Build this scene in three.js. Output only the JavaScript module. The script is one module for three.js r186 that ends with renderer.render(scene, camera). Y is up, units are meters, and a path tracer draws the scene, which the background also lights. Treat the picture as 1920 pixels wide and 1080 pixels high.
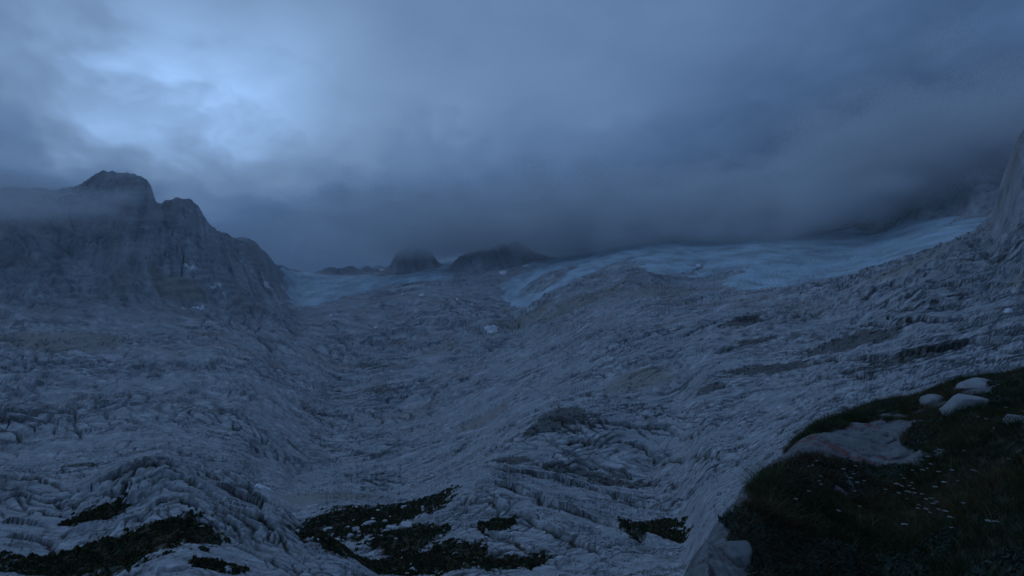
import * as THREE from 'three';
import { mergeGeometries, mergeVertices } from 'three/addons/utils/BufferGeometryUtils.js';

// ---------------------------------------------------------------- camera, sky, sun, exposure
const scene = new THREE.Scene();
const EYE = 1.6;
const camera = new THREE.PerspectiveCamera(56, 16 / 9, 0.1, 12000);
camera.position.set(0, EYE, 0);
camera.rotation.set(Math.atan(20 / 1015.6), 0, 0);
const renderer = new THREE.WebGLRenderer({ antialias: true });
renderer.toneMapping = THREE.LinearToneMapping;
renderer.toneMappingExposure = 1;
renderer.shadowMap.enabled = true;

// seeded random numbers and gradient noise
let seedState = 12345;
const rnd = () => { seedState = (seedState + 0x6d2b79f5) | 0; let t = Math.imul(seedState ^ (seedState >>> 15), 1 | seedState); t = (t + Math.imul(t ^ (t >>> 7), 61 | t)) ^ t; return ((t ^ (t >>> 14)) >>> 0) / 4294967296; };
const reseed = (n) => { seedState = n; };
const PERM = new Uint8Array(512), GX = new Float64Array(256), GY = new Float64Array(256), GZ = new Float64Array(256);
for (let i = 0; i < 256; i++) PERM[i] = i;
for (let i = 255; i > 0; i--) { const j = Math.floor(rnd() * (i + 1)), t = PERM[i]; PERM[i] = PERM[j]; PERM[j] = t; }
for (let i = 0; i < 256; i++) {
  PERM[i + 256] = PERM[i];
  const a = rnd() * Math.PI * 2, u = rnd() * 2 - 1, s = Math.sqrt(1 - u * u);
  GX[i] = Math.cos(a) * s; GY[i] = Math.sin(a) * s; GZ[i] = u;
}
const G2X = new Float64Array(256), G2Y = new Float64Array(256);
for (let i = 0; i < 256; i++) { const a = i / 256 * Math.PI * 2; G2X[i] = Math.cos(a); G2Y[i] = Math.sin(a); }
function n2(x, y) {                                                  // gradient noise, about -1 to 1
  const ix = Math.floor(x), iy = Math.floor(y), fx = x - ix, fy = y - iy, X = ix & 255, Y = iy & 255;
  const u = fx * fx * fx * (fx * (fx * 6 - 15) + 10), v = fy * fy * fy * (fy * (fy * 6 - 15) + 10);
  const a = PERM[PERM[X] + Y], b = PERM[PERM[X + 1] + Y], c = PERM[PERM[X] + Y + 1], d = PERM[PERM[X + 1] + Y + 1];
  const p = G2X[a] * fx + G2Y[a] * fy, q = G2X[b] * (fx - 1) + G2Y[b] * fy, s = G2X[c] * fx + G2Y[c] * (fy - 1), t = G2X[d] * (fx - 1) + G2Y[d] * (fy - 1);
  const e = p + u * (q - p), f = s + u * (t - s);
  return (e + v * (f - e)) * 1.45;
}
function n3(x, y, z) {
  const ix = Math.floor(x), iy = Math.floor(y), iz = Math.floor(z), fx = x - ix, fy = y - iy, fz = z - iz, X = ix & 255, Y = iy & 255, Z = iz & 255;
  const u = fx * fx * (3 - 2 * fx), v = fy * fy * (3 - 2 * fy), w = fz * fz * (3 - 2 * fz);
  const g = (a, b, c, dx, dy, dz) => { const h = PERM[PERM[PERM[(X + a) & 255] + ((Y + b) & 255)] + ((Z + c) & 255)]; return GX[h] * dx + GY[h] * dy + GZ[h] * dz; };
  const l = (a, b, t) => a + t * (b - a);
  return 1.3 * l(l(l(g(0, 0, 0, fx, fy, fz), g(1, 0, 0, fx - 1, fy, fz), u), l(g(0, 1, 0, fx, fy - 1, fz), g(1, 1, 0, fx - 1, fy - 1, fz), u), v),
    l(l(g(0, 0, 1, fx, fy, fz - 1), g(1, 0, 1, fx - 1, fy, fz - 1), u), l(g(0, 1, 1, fx, fy - 1, fz - 1), g(1, 1, 1, fx - 1, fy - 1, fz - 1), u), v), w);
}
function fbm(x, y, oct) { let s = 0, a = 0.5; for (let i = 0; i < oct; i++) { s += a * n2(x, y); x = x * 2.03 + 17.1; y = y * 2.03 - 9.7; a *= 0.5; } return s; }
function fbm3(x, y, z, oct) { let s = 0, a = 0.5; for (let i = 0; i < oct; i++) { s += a * n3(x, y, z); x = x * 2.03 + 7.1; y = y * 2.03 - 3.7; z = z * 2.03 + 1.3; a *= 0.5; } return s; }
const sstep = (a, b, x) => { const t = Math.min(1, Math.max(0, (x - a) / (b - a))); return t * t * (3 - 2 * t); };
const lerp = (a, b, t) => a + (b - a) * t;
const clamp = (x, a, b) => Math.min(b, Math.max(a, x));

// dusk overcast: a computed cloud sky, thin and bright towards the last light, heavy away from it
const SUN_AZ = -0.56, SUN_EL = 0.36;
{
  const W = 2048, H = 1024, data = new Float32Array(W * H * 4), R = Math.PI / 180;
  // [az, el, radius across, radius up (degrees), gain]: openings and thick lobes in the cloud
  const lobes = [
    [-30, 19, 16, 9, 0.46], [-20, 15, 14, 6, 0.16], [-34, 13, 9, 4, 0.18], [-32, 22.5, 7, 4, 0.14], [-37, 19.5, 4.5, 2.4, 0.26], [-30, 17, 6, 4.5, 0.26], [-25, 20, 6, 6, 0.16], [-37.5, 14.5, 4.5, 2.6, 0.36], [-34.6, 17.6, 3.4, 1.3, -0.24], [-39.5, 20, 4, 2, -0.18], [-43, 26, 7, 4, -0.10], [-22, 25, 4, 4, 0.12], [-16, 26, 3.5, 4.5, 0.10],
    [-20, 16, 9, 4, 0.12], [-4, 20, 10, 4.5, 0.14], [-6, 18.6, 3.4, 1.8, 0.12], [13, 19.4, 4, 1.4, 0.10], [-19, 10.6, 5, 1.2, 0.16], [-25, 9.2, 7, 1.5, 0.14], [-20, 6.5, 7, 1.6, -0.04], [-2, 8, 6, 1.2, 0.06], [-40, 10, 6, 3, 0.08],
    [37, 14, 14, 9, -0.62], [22, 12, 13, 6, -0.26], [43, 26, 10, 7, -0.16], [26, 26, 8, 4, -0.05],
  ];
  for (let j = 0; j < H; j++) {
    const el = ((j + 0.5) / H - 0.5) * Math.PI, e = Math.max(0, el / R), v = lerp(lerp(0.30, 0.74, sstep(1, 15, e)), 1, sstep(11, 24, e));
    for (let i = 0; i < W; i++) {
      const phi = ((i + 0.5) / W - 0.5) * 2 * Math.PI, dx = Math.cos(phi) * Math.cos(el), dz = Math.sin(phi) * Math.cos(el), dy = Math.sin(el);
      const az = Math.atan2(dx, -dz), o = (j * W + i) * 4;
      const w1 = fbm3(dx * 2.4 + 5, dy * 3.4, dz * 2.4, 3), w2 = fbm3(dx * 2.4 - 8, dy * 3.4 + 4, dz * 2.4, 3);
      const f = fbm3(dx * 3.4 + w1 * 1.3 + 2, dy * 6.5 + w2 * 1.3, dz * 3.4 + 3, 6), g = fbm3(dx * 10 + w2 * 3.0, dy * 17 + w1 * 2.2, dz * 10 - 4, 5);
      let q0 = 0.20 * f + 0.15 * g, near = 0;
      const g2 = fbm3(dx * 24 + w1 * 6 + g * 3, dy * 34 + w2 * 5 + g * 2, dz * 24, 4);
      const waz = az / R + w1 * 3 + g * 5.5 + g2 * 1.4, wel = el / R + w2 * 2.2 + g * 4.2 + g2 * 1.2;
      for (const [a, e0, ra, re, gain] of lobes) { let da = waz - a; if (da > 180) da -= 360; if (da < -180) da += 360; const q = (da / ra) ** 2 + ((wel - e0) / re) ** 2; if (q < 12) { const k = gain * Math.exp(-q); q0 += k; near += Math.abs(k); } }
      q0 += near * (0.55 * g + 0.35 * g2);
      const l = (0.188 + 0.116 * Math.cos(az + 0.9) * Math.cos(el)) * v * Math.exp(q0), thin = clamp((l - 0.08) / 0.25, 0, 1);
      data[o] = l * lerp(0.495, 0.61, thin); data[o + 1] = l; data[o + 2] = l * lerp(2.08, 1.66, thin); data[o + 3] = 1;
    }
  }
  const t = new THREE.DataTexture(data, W, H, THREE.RGBAFormat, THREE.FloatType);
  t.mapping = THREE.EquirectangularReflectionMapping; t.magFilter = t.minFilter = THREE.LinearFilter; t.needsUpdate = true;
  scene.background = t; scene.environment = t;
}
const sun = new THREE.DirectionalLight(new THREE.Color().setRGB(0.55, 0.75, 1), 0.1);
sun.name = 'dusk_glow'; sun.position.set(Math.sin(SUN_AZ) * 3000, Math.tan(0.75) * 3000, -Math.cos(SUN_AZ) * 3000);
sun.castShadow = true; sun.shadow.radius = 60; sun.shadow.mapSize.set(2048, 2048);
Object.assign(sun.shadow.camera, { left: -2600, right: 2600, top: 2600, bottom: -2600, near: 10, far: 9000 });
sun.target.position.set(0, 0, -1200); scene.add(sun, sun.target);
scene.fog = new THREE.FogExp2(new THREE.Color(0.75, 0.86, 1.0), 0.00012);

// ---------------------------------------------------------------- the lie of the land: heights (m, from eye level) at azimuths and distances
const AZ = [-0.8766, -0.7573, -0.6852, -0.6424, -0.62, -0.5968, -0.5763, -0.5445, -0.5039, -0.4654, -0.4253, -0.4005, -0.3752, -0.3052, -0.2321, -0.1563, -0.0981, -0.0492, 0.0, 0.0786, 0.1659, 0.2321, 0.2963, 0.3494, 0.4005, 0.4415, 0.4887, 0.5189, 0.59, 0.6549, 0.6911, 0.7251, 0.7414, 0.7573, 0.8643, 0.9878];
const RD = [.5, 1.2, 2, 2.8, 3.5, 4.2, 5, 6, 7.2, 8.6, 10.3, 12, 14, 18, 24, 31, 38, 45, 52, 60, 67, 75, 83, 92, 102, 114, 128, 144, 160, 176, 194, 215, 240, 275, 320, 375, 440, 520, 610, 720, 860, 1000, 1120, 1250, 1380, 1500, 1600, 1720, 1860, 2020, 2200, 2400, 2650, 3000, 3600];
const LAND = [
[-1.71,-1.60,-1.60,-1.85,-3.07,-3.66,-4.28,-4.98,-5.73,-6.50,-7.33,-8.06,-8.81,-10.08,-11.63,-13.17,-14.33,-15.14,-15.81,-16.57,-17.09,-17.56,-18.31,-19.94,-22.3,-25.1,-27.8,-30.2,-32.0,-33.4,-34.6,-35.8,-37.1,-39.1,-41.1,-42.7,-43.8,-44.1,-44.3,-43.3,-37.1,-20.8,5.24,53.7,108,153,189,215,223,230,232,231,229,223,204],
[-1.71,-1.60,-1.60,-1.71,-2.91,-3.53,-4.15,-4.86,-5.63,-6.44,-7.32,-8.11,-8.94,-10.37,-12.12,-13.81,-15.27,-16.39,-17.36,-18.44,-19.20,-19.59,-19.77,-21.1,-23.8,-28.0,-31.4,-35.2,-38.8,-42.1,-45.2,-48.3,-51.5,-55.3,-58.6,-60.5,-61.1,-59.9,-55.9,-48.6,-37.3,-13.05,24.5,80.6,137,187,227,241,222,205,183,160,148,149,155],
[-1.71,-1.60,-1.60,-1.71,-2.91,-3.53,-4.15,-4.85,-5.61,-6.42,-7.29,-8.08,-8.91,-10.35,-12.19,-14.07,-15.88,-17.57,-18.88,-19.74,-20.4,-21.0,-21.9,-23.6,-26.4,-30.7,-35.4,-39.4,-42.5,-45.1,-47.7,-50.7,-53.8,-57.2,-60.7,-63.3,-64.7,-64.4,-61.6,-55.2,-43.7,-26.7,6.49,67.3,139,200,253,273,239,216,192,169,158,159,165],
[-1.71,-1.60,-1.60,-1.71,-2.91,-3.53,-4.15,-4.85,-5.61,-6.42,-7.29,-8.08,-8.91,-10.35,-12.17,-14.04,-15.83,-17.47,-18.65,-19.53,-19.85,-19.94,-20.8,-22.9,-26.4,-30.4,-34.0,-37.7,-41.1,-44.2,-47.6,-51.1,-54.1,-57.1,-60.3,-63.1,-64.7,-64.7,-62.4,-56.5,-45.4,-29.3,0.42,62.2,156,249,293,232,197,168,148,145,149,157,170],
[-1.71,-1.60,-1.60,-1.71,-2.91,-3.53,-4.15,-4.85,-5.62,-6.44,-7.32,-8.11,-8.95,-10.40,-12.22,-14.05,-15.75,-17.20,-18.30,-19.13,-19.21,-19.27,-19.83,-22.4,-26.3,-30.0,-33.4,-37.0,-40.4,-43.5,-46.8,-50.2,-53.1,-55.8,-58.8,-61.6,-63.5,-63.9,-61.9,-56.8,-47.0,-33.6,-5.81,61.6,171,275,287,212,173,138,123,126,132,142,159],
[-1.71,-1.60,-1.60,-1.71,-2.91,-3.53,-4.15,-4.85,-5.62,-6.43,-7.30,-8.09,-8.92,-10.35,-12.13,-13.91,-15.54,-16.93,-17.95,-18.71,-18.81,-18.97,-19.73,-22.4,-26.6,-30.5,-33.9,-37.4,-40.7,-43.6,-46.8,-50.2,-53.3,-56.5,-59.9,-62.8,-64.6,-64.9,-63.0,-57.7,-47.7,-34.7,-9.66,54.7,169,274,261,209,173,140,126,128,134,145,161],
[-1.71,-1.60,-1.60,-1.71,-2.91,-3.53,-4.15,-4.85,-5.61,-6.41,-7.28,-8.05,-8.87,-10.27,-12.00,-13.72,-15.29,-16.61,-17.52,-18.23,-18.58,-19.11,-20.1,-22.9,-27.3,-31.4,-34.8,-38.1,-41.1,-43.8,-46.7,-50.0,-53.2,-57.0,-60.8,-63.8,-65.6,-65.8,-63.9,-58.5,-48.1,-34.9,-13.44,36.1,125,199,239,184,149,121,109,114,122,134,155],
[-1.71,-1.60,-1.60,-1.71,-2.91,-3.53,-4.15,-4.85,-5.62,-6.43,-7.30,-8.09,-8.91,-10.32,-12.06,-13.75,-15.24,-16.44,-17.41,-18.25,-18.99,-19.72,-21.6,-25.4,-29.8,-33.3,-36.7,-40.2,-43.2,-46.0,-49.0,-52.3,-55.7,-59.5,-63.1,-65.5,-66.2,-65.8,-64.1,-59.7,-50.3,-39.0,-20.9,23.2,107,194,246,213,170,141,119,118,124,134,152],
[-1.71,-1.60,-1.60,-1.71,-2.91,-3.53,-4.15,-4.86,-5.64,-6.46,-7.36,-8.16,-9.02,-10.51,-12.36,-14.19,-15.74,-16.96,-17.95,-19.03,-19.86,-21.4,-24.4,-28.6,-32.3,-35.8,-39.3,-42.7,-45.7,-48.5,-51.5,-54.9,-58.5,-62.6,-66.3,-68.1,-67.9,-66.8,-65.5,-61.9,-53.0,-41.8,-26.0,4.42,61.7,129,179,186,138,122,114,114,121,134,155],
[-1.71,-1.60,-1.60,-1.71,-2.91,-3.53,-4.15,-4.87,-5.67,-6.51,-7.44,-8.28,-9.18,-10.75,-12.74,-14.73,-16.40,-17.69,-18.76,-19.94,-20.9,-23.1,-26.9,-31.3,-34.6,-38.0,-41.3,-44.9,-48.4,-51.6,-55.0,-58.5,-62.2,-66.3,-69.6,-71.5,-72.1,-71.9,-70.9,-67.6,-59.5,-50.3,-38.3,-17.57,21.3,70.6,110,166,188,139,126,120,125,137,158],
[-1.71,-1.60,-1.60,-1.71,-2.91,-3.54,-4.16,-4.89,-5.69,-6.56,-7.51,-8.39,-9.33,-11.00,-13.13,-15.27,-17.06,-18.42,-19.43,-20.8,-22.5,-25.8,-29.8,-33.6,-36.5,-39.1,-42.0,-46.1,-50.7,-55.4,-60.3,-64.9,-68.9,-73.4,-77.7,-80.3,-81.2,-81.4,-80.9,-78.2,-71.0,-61.7,-51.0,-35.1,-13.86,13.77,43.1,84.7,136,126,111,112,118,132,155],
[-1.71,-1.60,-1.60,-1.71,-2.91,-3.54,-4.16,-4.88,-5.69,-6.55,-7.50,-8.37,-9.31,-10.99,-13.15,-15.37,-17.25,-18.76,-19.93,-21.7,-24.1,-27.9,-31.7,-34.9,-37.7,-40.6,-44.0,-48.3,-52.8,-57.1,-61.5,-66.3,-71.4,-77.4,-82.5,-85.9,-87.8,-89.4,-90.6,-89.8,-82.9,-69.2,-55.5,-41.8,-30.0,-16.31,-0.69,22.8,57.8,111,111,111,118,131,157],
[-1.71,-1.60,-1.60,-1.71,-2.91,-3.54,-4.16,-4.89,-5.69,-6.56,-7.52,-8.40,-9.36,-11.08,-13.32,-15.65,-17.71,-19.28,-20.6,-22.8,-25.9,-29.8,-33.2,-36.1,-38.9,-42.1,-45.8,-49.8,-53.8,-58.2,-63.6,-70.1,-77.6,-84.4,-88.0,-91.8,-95.3,-97.3,-97.4,-94.9,-88.4,-79.6,-71.0,-60.7,-48.7,-35.7,-24.2,-8.09,20.6,56.5,92.4,105,117,131,155],
[-1.71,-1.60,-1.60,-1.71,-2.91,-3.54,-4.16,-4.89,-5.71,-6.59,-7.58,-8.49,-9.48,-11.29,-13.69,-16.24,-18.39,-20.3,-22.5,-26.4,-29.5,-31.6,-33.5,-35.6,-37.9,-41.2,-45.4,-50.3,-54.9,-59.3,-64.1,-69.7,-76.4,-84.5,-91.7,-97.7,-104,-109,-113,-112,-105,-91.3,-78.2,-61.8,-44.1,-28.2,-16.04,-1.85,17.26,42.6,64.7,85.9,106,127,162],
[-1.71,-1.60,-1.60,-1.71,-2.91,-3.54,-4.17,-4.92,-5.76,-6.68,-7.72,-8.70,-9.78,-11.78,-14.51,-17.46,-19.95,-22.4,-25.2,-27.9,-29.5,-31.4,-33.4,-35.8,-38.5,-42.0,-46.4,-51.4,-56.2,-60.7,-65.7,-71.0,-76.7,-83.2,-90.1,-96.4,-102,-106,-109,-109,-104,-92.7,-79.3,-61.4,-38.4,-16.20,0.00,16.26,33.5,52.4,72.9,94.6,121,149,190],
[-1.71,-1.60,-1.60,-1.71,-2.91,-3.54,-4.18,-4.95,-5.83,-6.80,-7.92,-8.98,-10.16,-12.37,-15.38,-18.60,-21.2,-23.4,-25.3,-27.2,-28.8,-30.5,-32.3,-34.4,-37.0,-40.5,-44.6,-49.2,-53.7,-58.0,-62.7,-67.7,-73.1,-79.9,-87.1,-93.5,-98.5,-103,-105,-104,-97.2,-84.4,-69.6,-50.4,-27.2,-3.90,15.56,40.4,64.2,80.9,97.3,119,152,189,245],
[-1.71,-1.60,-1.60,-1.71,-2.91,-3.54,-4.18,-4.95,-5.83,-6.80,-7.91,-8.97,-10.15,-12.33,-15.30,-18.42,-20.8,-22.9,-24.7,-26.6,-28.0,-29.5,-30.6,-31.9,-34.5,-37.8,-41.5,-45.6,-49.6,-53.4,-57.5,-62.0,-67.1,-73.5,-80.3,-86.0,-90.2,-93.4,-94.8,-93.2,-86.3,-74.6,-61.1,-43.1,-20.9,1.50,20.4,44.0,68.6,89.1,110,141,180,219,283],
[-1.71,-1.60,-1.60,-1.71,-2.91,-3.54,-4.18,-4.95,-5.82,-6.78,-7.89,-8.93,-10.10,-12.25,-15.15,-18.18,-20.4,-22.6,-24.7,-26.4,-27.4,-28.3,-28.9,-30.5,-33.0,-35.9,-39.2,-42.8,-46.1,-48.7,-51.9,-56.5,-61.5,-67.1,-72.8,-77.3,-80.4,-82.9,-84.7,-84.5,-79.6,-69.8,-58.3,-43.6,-26.8,-8.56,9.52,35.6,65.7,97.2,130,163,198,237,301],
[-1.71,-1.60,-1.60,-1.71,-2.91,-3.54,-4.17,-4.93,-5.78,-6.72,-7.79,-8.79,-9.91,-11.99,-14.84,-17.86,-20.4,-22.6,-24.5,-26.1,-27.0,-27.9,-29.0,-31.0,-33.4,-36.3,-39.3,-41.4,-42.1,-42.9,-45.7,-51.4,-56.9,-60.4,-64.1,-68.1,-71.4,-74.2,-75.9,-76.0,-73.0,-67.4,-59.8,-48.3,-33.2,-14.76,6.53,36.1,68.2,103,138,167,196,237,284],
[-1.71,-1.60,-1.60,-1.71,-2.91,-3.54,-4.17,-4.92,-5.76,-6.69,-7.74,-8.72,-9.81,-11.83,-14.58,-17.50,-19.95,-22.1,-23.9,-25.4,-26.4,-28.0,-30.0,-32.4,-34.6,-37.2,-40.8,-40.5,-37.8,-36.4,-39.4,-46.1,-50.3,-51.9,-53.9,-56.4,-58.2,-58.6,-57.0,-52.3,-41.9,-26.5,-10.93,7.01,26.1,44.2,59.7,78.7,100,124,150,175,203,242,290],
[-1.71,-1.60,-1.60,-1.71,-2.91,-3.54,-4.16,-4.90,-5.72,-6.61,-7.62,-8.55,-9.59,-11.50,-14.13,-16.95,-19.36,-21.3,-23.1,-24.9,-26.8,-29.1,-31.3,-33.4,-35.5,-38.9,-42.4,-40.7,-37.5,-35.1,-37.3,-42.6,-45.7,-47.2,-45.6,-43.3,-41.3,-37.7,-31.8,-22.9,-9.73,4.67,18.66,36.3,57.2,77.4,93.3,111,132,154,180,207,234,268,322],
[-1.71,-1.60,-1.58,-1.60,-2.68,-3.37,-3.98,-4.68,-5.47,-6.33,-7.29,-8.19,-9.19,-11.02,-13.57,-16.22,-18.62,-21.0,-23.0,-25.1,-27.4,-29.9,-32.1,-34.2,-36.7,-40.2,-42.6,-41.5,-39.0,-36.4,-36.5,-41.0,-43.2,-41.1,-38.6,-35.5,-32.2,-27.4,-21.1,-11.95,3.30,22.6,40.3,58.7,76.1,92.7,107,127,151,178,207,238,272,317,380],
[-1.71,-1.60,-1.56,-1.49,-1.74,-2.75,-3.36,-4.00,-4.72,-5.51,-6.42,-7.28,-8.26,-10.11,-12.75,-15.52,-18.12,-20.6,-22.9,-25.4,-27.3,-29.3,-31.0,-32.7,-34.8,-37.0,-38.1,-38.0,-37.2,-36.3,-35.9,-39.5,-41.1,-37.7,-34.8,-31.4,-27.4,-22.2,-15.86,-7.23,5.90,20.7,34.9,52.0,70.5,89.0,106,128,157,186,215,245,280,325,391],
[-1.71,-1.60,-1.55,-1.49,-1.46,-1.70,-2.63,-3.30,-3.89,-4.52,-5.26,-5.97,-6.77,-8.25,-10.26,-12.42,-14.51,-16.53,-18.52,-20.7,-22.4,-24.1,-25.7,-27.2,-28.6,-29.8,-31.1,-32.2,-32.6,-32.4,-32.4,-32.3,-31.8,-30.5,-27.7,-24.6,-21.7,-17.24,-10.81,-2.27,7.54,18.50,31.8,49.2,68.3,87.0,104,125,149,177,208,238,275,320,384],
[-1.71,-1.60,-1.57,-1.55,-1.48,-1.46,-1.60,-2.02,-2.67,-3.39,-4.05,-4.63,-5.26,-6.48,-8.31,-10.36,-12.37,-14.36,-16.30,-18.39,-20.1,-21.9,-23.5,-25.1,-26.5,-27.8,-29.1,-30.3,-31.1,-31.0,-30.5,-30.2,-29.9,-28.7,-25.8,-22.1,-17.27,-11.13,-3.78,4.54,13.29,25.4,38.5,54.9,73.2,92.5,111,133,157,184,214,244,282,327,392],
[-1.71,-1.60,-1.61,-1.63,-1.56,-1.50,-1.49,-1.65,-2.11,-2.73,-3.27,-3.79,-4.38,-5.54,-7.24,-9.15,-11.00,-12.77,-14.48,-16.34,-17.89,-19.56,-21.1,-22.6,-24.0,-25.4,-26.8,-28.0,-28.7,-28.8,-28.5,-28.3,-28.2,-27.1,-24.1,-19.83,-14.17,-7.17,0.89,9.58,15.31,17.80,28.6,52.2,77.6,98.6,117,138,163,190,220,252,293,334,401],
[-1.71,-1.60,-1.65,-1.70,-1.66,-1.59,-1.53,-1.51,-1.65,-2.06,-2.73,-3.32,-3.86,-4.87,-6.29,-7.89,-9.45,-10.97,-12.43,-14.02,-15.36,-16.82,-18.19,-19.62,-21.1,-22.4,-23.4,-24.4,-25.2,-26.0,-26.4,-26.2,-25.4,-23.7,-20.8,-16.62,-10.97,-3.07,6.52,17.53,18.96,20.5,34.0,54.4,74.9,96.2,115,137,163,193,222,250,290,353,423],
[-1.71,-1.60,-1.66,-1.74,-1.72,-1.66,-1.59,-1.53,-1.54,-1.73,-2.23,-2.84,-3.46,-4.40,-5.70,-7.11,-8.47,-9.81,-11.12,-12.55,-13.75,-15.04,-16.25,-17.44,-18.58,-19.75,-20.9,-21.9,-22.6,-23.0,-23.2,-23.0,-22.5,-21.4,-19.13,-14.98,-8.73,0.71,11.34,21.6,19.18,24.6,36.8,52.7,74.2,97.0,116,140,170,200,229,307,369,437,524],
[-1.71,-1.60,-1.68,-1.80,-1.81,-1.78,-1.71,-1.63,-1.55,-1.55,-1.71,-2.10,-2.73,-3.66,-4.75,-5.92,-7.03,-8.11,-9.15,-10.29,-11.24,-12.26,-13.23,-14.25,-15.29,-16.35,-17.31,-18.12,-18.66,-18.84,-18.69,-18.14,-17.01,-14.46,-10.34,-4.18,4.71,18.14,30.5,31.4,32.5,44.0,56.1,72.1,91.3,111,128,151,179,208,301,385,456,517,620],
[-1.71,-1.60,-1.56,-1.64,-1.65,-1.62,-1.57,-1.50,-1.43,-1.40,-1.47,-1.68,-2.12,-2.94,-3.82,-4.73,-5.58,-6.42,-7.22,-8.08,-8.80,-9.57,-10.28,-11.03,-11.78,-12.56,-13.29,-13.88,-14.17,-14.04,-13.47,-12.34,-10.23,-5.79,0.43,8.59,19.03,32.5,43.5,42.9,53.6,70.3,86.1,106,128,149,168,197,258,345,396,451,498,564,676],
[-1.71,-1.60,-1.40,-1.44,-1.44,-1.41,-1.37,-1.31,-1.25,-1.23,-1.27,-1.42,-1.75,-2.52,-3.32,-4.17,-4.98,-5.76,-6.47,-7.22,-7.82,-8.46,-9.06,-9.67,-10.28,-10.86,-11.38,-11.73,-11.77,-11.50,-10.88,-9.73,-7.65,-3.80,2.55,12.17,25.9,42.8,51.9,55.4,67.1,83.5,99.0,118,140,162,184,221,313,362,409,456,504,571,685],
[-1.71,-1.60,-1.29,-1.30,-1.30,-1.27,-1.23,-1.18,-1.13,-1.11,-1.16,-1.30,-1.57,-2.14,-2.85,-3.64,-4.40,-5.14,-5.80,-6.49,-7.04,-7.63,-8.16,-8.73,-9.27,-9.77,-10.15,-10.31,-9.99,-9.25,-8.09,-6.39,-3.71,0.65,6.96,15.67,27.2,43.2,68.4,82.8,83.7,95.9,108,125,150,179,233,295,335,376,423,461,509,576,692],
[-1.71,-1.60,-1.24,-1.24,-1.23,-1.20,-1.16,-1.11,-1.07,-1.06,-1.11,-1.24,-1.48,-1.98,-2.63,-3.37,-4.09,-4.78,-5.42,-6.08,-6.62,-7.19,-7.72,-8.27,-8.79,-9.24,-9.55,-9.63,-9.20,-8.32,-7.01,-5.18,-2.43,2.30,9.76,20.8,37.3,66.2,107,124,136,126,130,149,172,196,239,291,329,370,416,454,502,568,681],
[-1.72,-1.60,-1.18,-1.17,-1.16,-1.13,-1.10,-1.05,-1.01,-1.00,-1.05,-1.18,-1.40,-1.86,-2.48,-3.19,-3.89,-4.56,-5.17,-5.80,-6.30,-6.83,-7.31,-7.83,-8.30,-8.70,-8.96,-8.97,-8.44,-7.43,-5.96,-3.98,-1.05,4.09,12.40,27.0,52.9,109,135,159,153,151,169,191,214,237,257,284,320,362,410,448,494,559,671],
[-1.72,-1.60,-0.79,-0.72,-0.70,-0.68,-0.65,-0.63,-0.61,-0.62,-0.66,-0.75,-0.97,-1.49,-1.99,-2.57,-3.15,-3.72,-4.24,-4.79,-5.23,-5.69,-6.11,-6.54,-6.97,-7.22,-7.08,-6.47,-5.48,-4.20,-2.52,-0.25,3.19,9.57,21.0,41.9,78.4,137,196,227,257,261,252,241,238,250,266,286,310,336,366,400,441,499,599],
[-1.72,-1.60,-0.47,-0.37,-0.36,-0.34,-0.33,-0.32,-0.32,-0.32,-0.35,-0.40,-0.61,-1.17,-1.56,-2.01,-2.47,-2.91,-3.31,-3.72,-4.03,-4.36,-4.64,-4.93,-5.19,-5.28,-5.01,-4.30,-3.23,-1.89,-0.10,2.38,6.28,13.38,25.3,45.8,78.0,126,156,187,221,226,218,207,203,212,226,243,262,285,310,339,374,423,508]
];
const NR = RD.length, NA = AZ.length, LRD = RD.map(Math.log);
const mono = (d0, d1, h0, h1) => { if (d0 * d1 <= 0) return 0; const w1 = 2 * h1 + h0, w2 = h1 + 2 * h0; return (w1 + w2) / (w1 / d0 + w2 / d1); };
function profileAt(az) {                                             // slopes y/r at every distance for one azimuth
  az = clamp(az, AZ[0], AZ[NA - 1]);
  let k = 0; while (k < NA - 2 && AZ[k + 1] < az) k++;
  const h = AZ[k + 1] - AZ[k], t = (az - AZ[k]) / h, out = new Float64Array(NR);
  for (let i = 0; i < NR; i++) {
    const y0 = LAND[k][i], y1 = LAND[k + 1][i], d = (y1 - y0) / h;
    const m0 = k > 0 ? mono((y0 - LAND[k - 1][i]) / (AZ[k] - AZ[k - 1]), d, AZ[k] - AZ[k - 1], h) : d;
    const m1 = k < NA - 2 ? mono(d, (LAND[k + 2][i] - y1) / (AZ[k + 2] - AZ[k + 1]), h, AZ[k + 2] - AZ[k + 1]) : d;
    const t2 = t * t, t3 = t2 * t;
    out[i] = ((2 * t3 - 3 * t2 + 1) * y0 + (t3 - 2 * t2 + t) * h * m0 + (3 * t2 - 2 * t3) * y1 + (t3 - t2) * h * m1) / RD[i];
  }
  return out;
}
function slopeIn(p, r) {
  const lr = Math.log(clamp(r, RD[0], RD[NR - 1]));
  let a = 0, b = NR - 1; while (b - a > 1) { const m = (a + b) >> 1; if (LRD[m] <= lr) a = m; else b = m; }
  const h = LRD[a + 1] - LRD[a], t = (lr - LRD[a]) / h, d = (p[a + 1] - p[a]) / h;
  const m0 = a > 0 ? mono((p[a] - p[a - 1]) / (LRD[a] - LRD[a - 1]), d, LRD[a] - LRD[a - 1], h) : d;
  const m1 = a < NR - 2 ? mono(d, (p[a + 2] - p[a + 1]) / (LRD[a + 2] - LRD[a + 1]), h, LRD[a + 2] - LRD[a + 1]) : d;
  const t2 = t * t, t3 = t2 * t;
  return (2 * t3 - 3 * t2 + 1) * p[a] + (t3 - 2 * t2 + t) * h * m0 + (3 * t2 - 2 * t3) * p[a + 1] + (t3 - t2) * h * m1;
}

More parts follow.
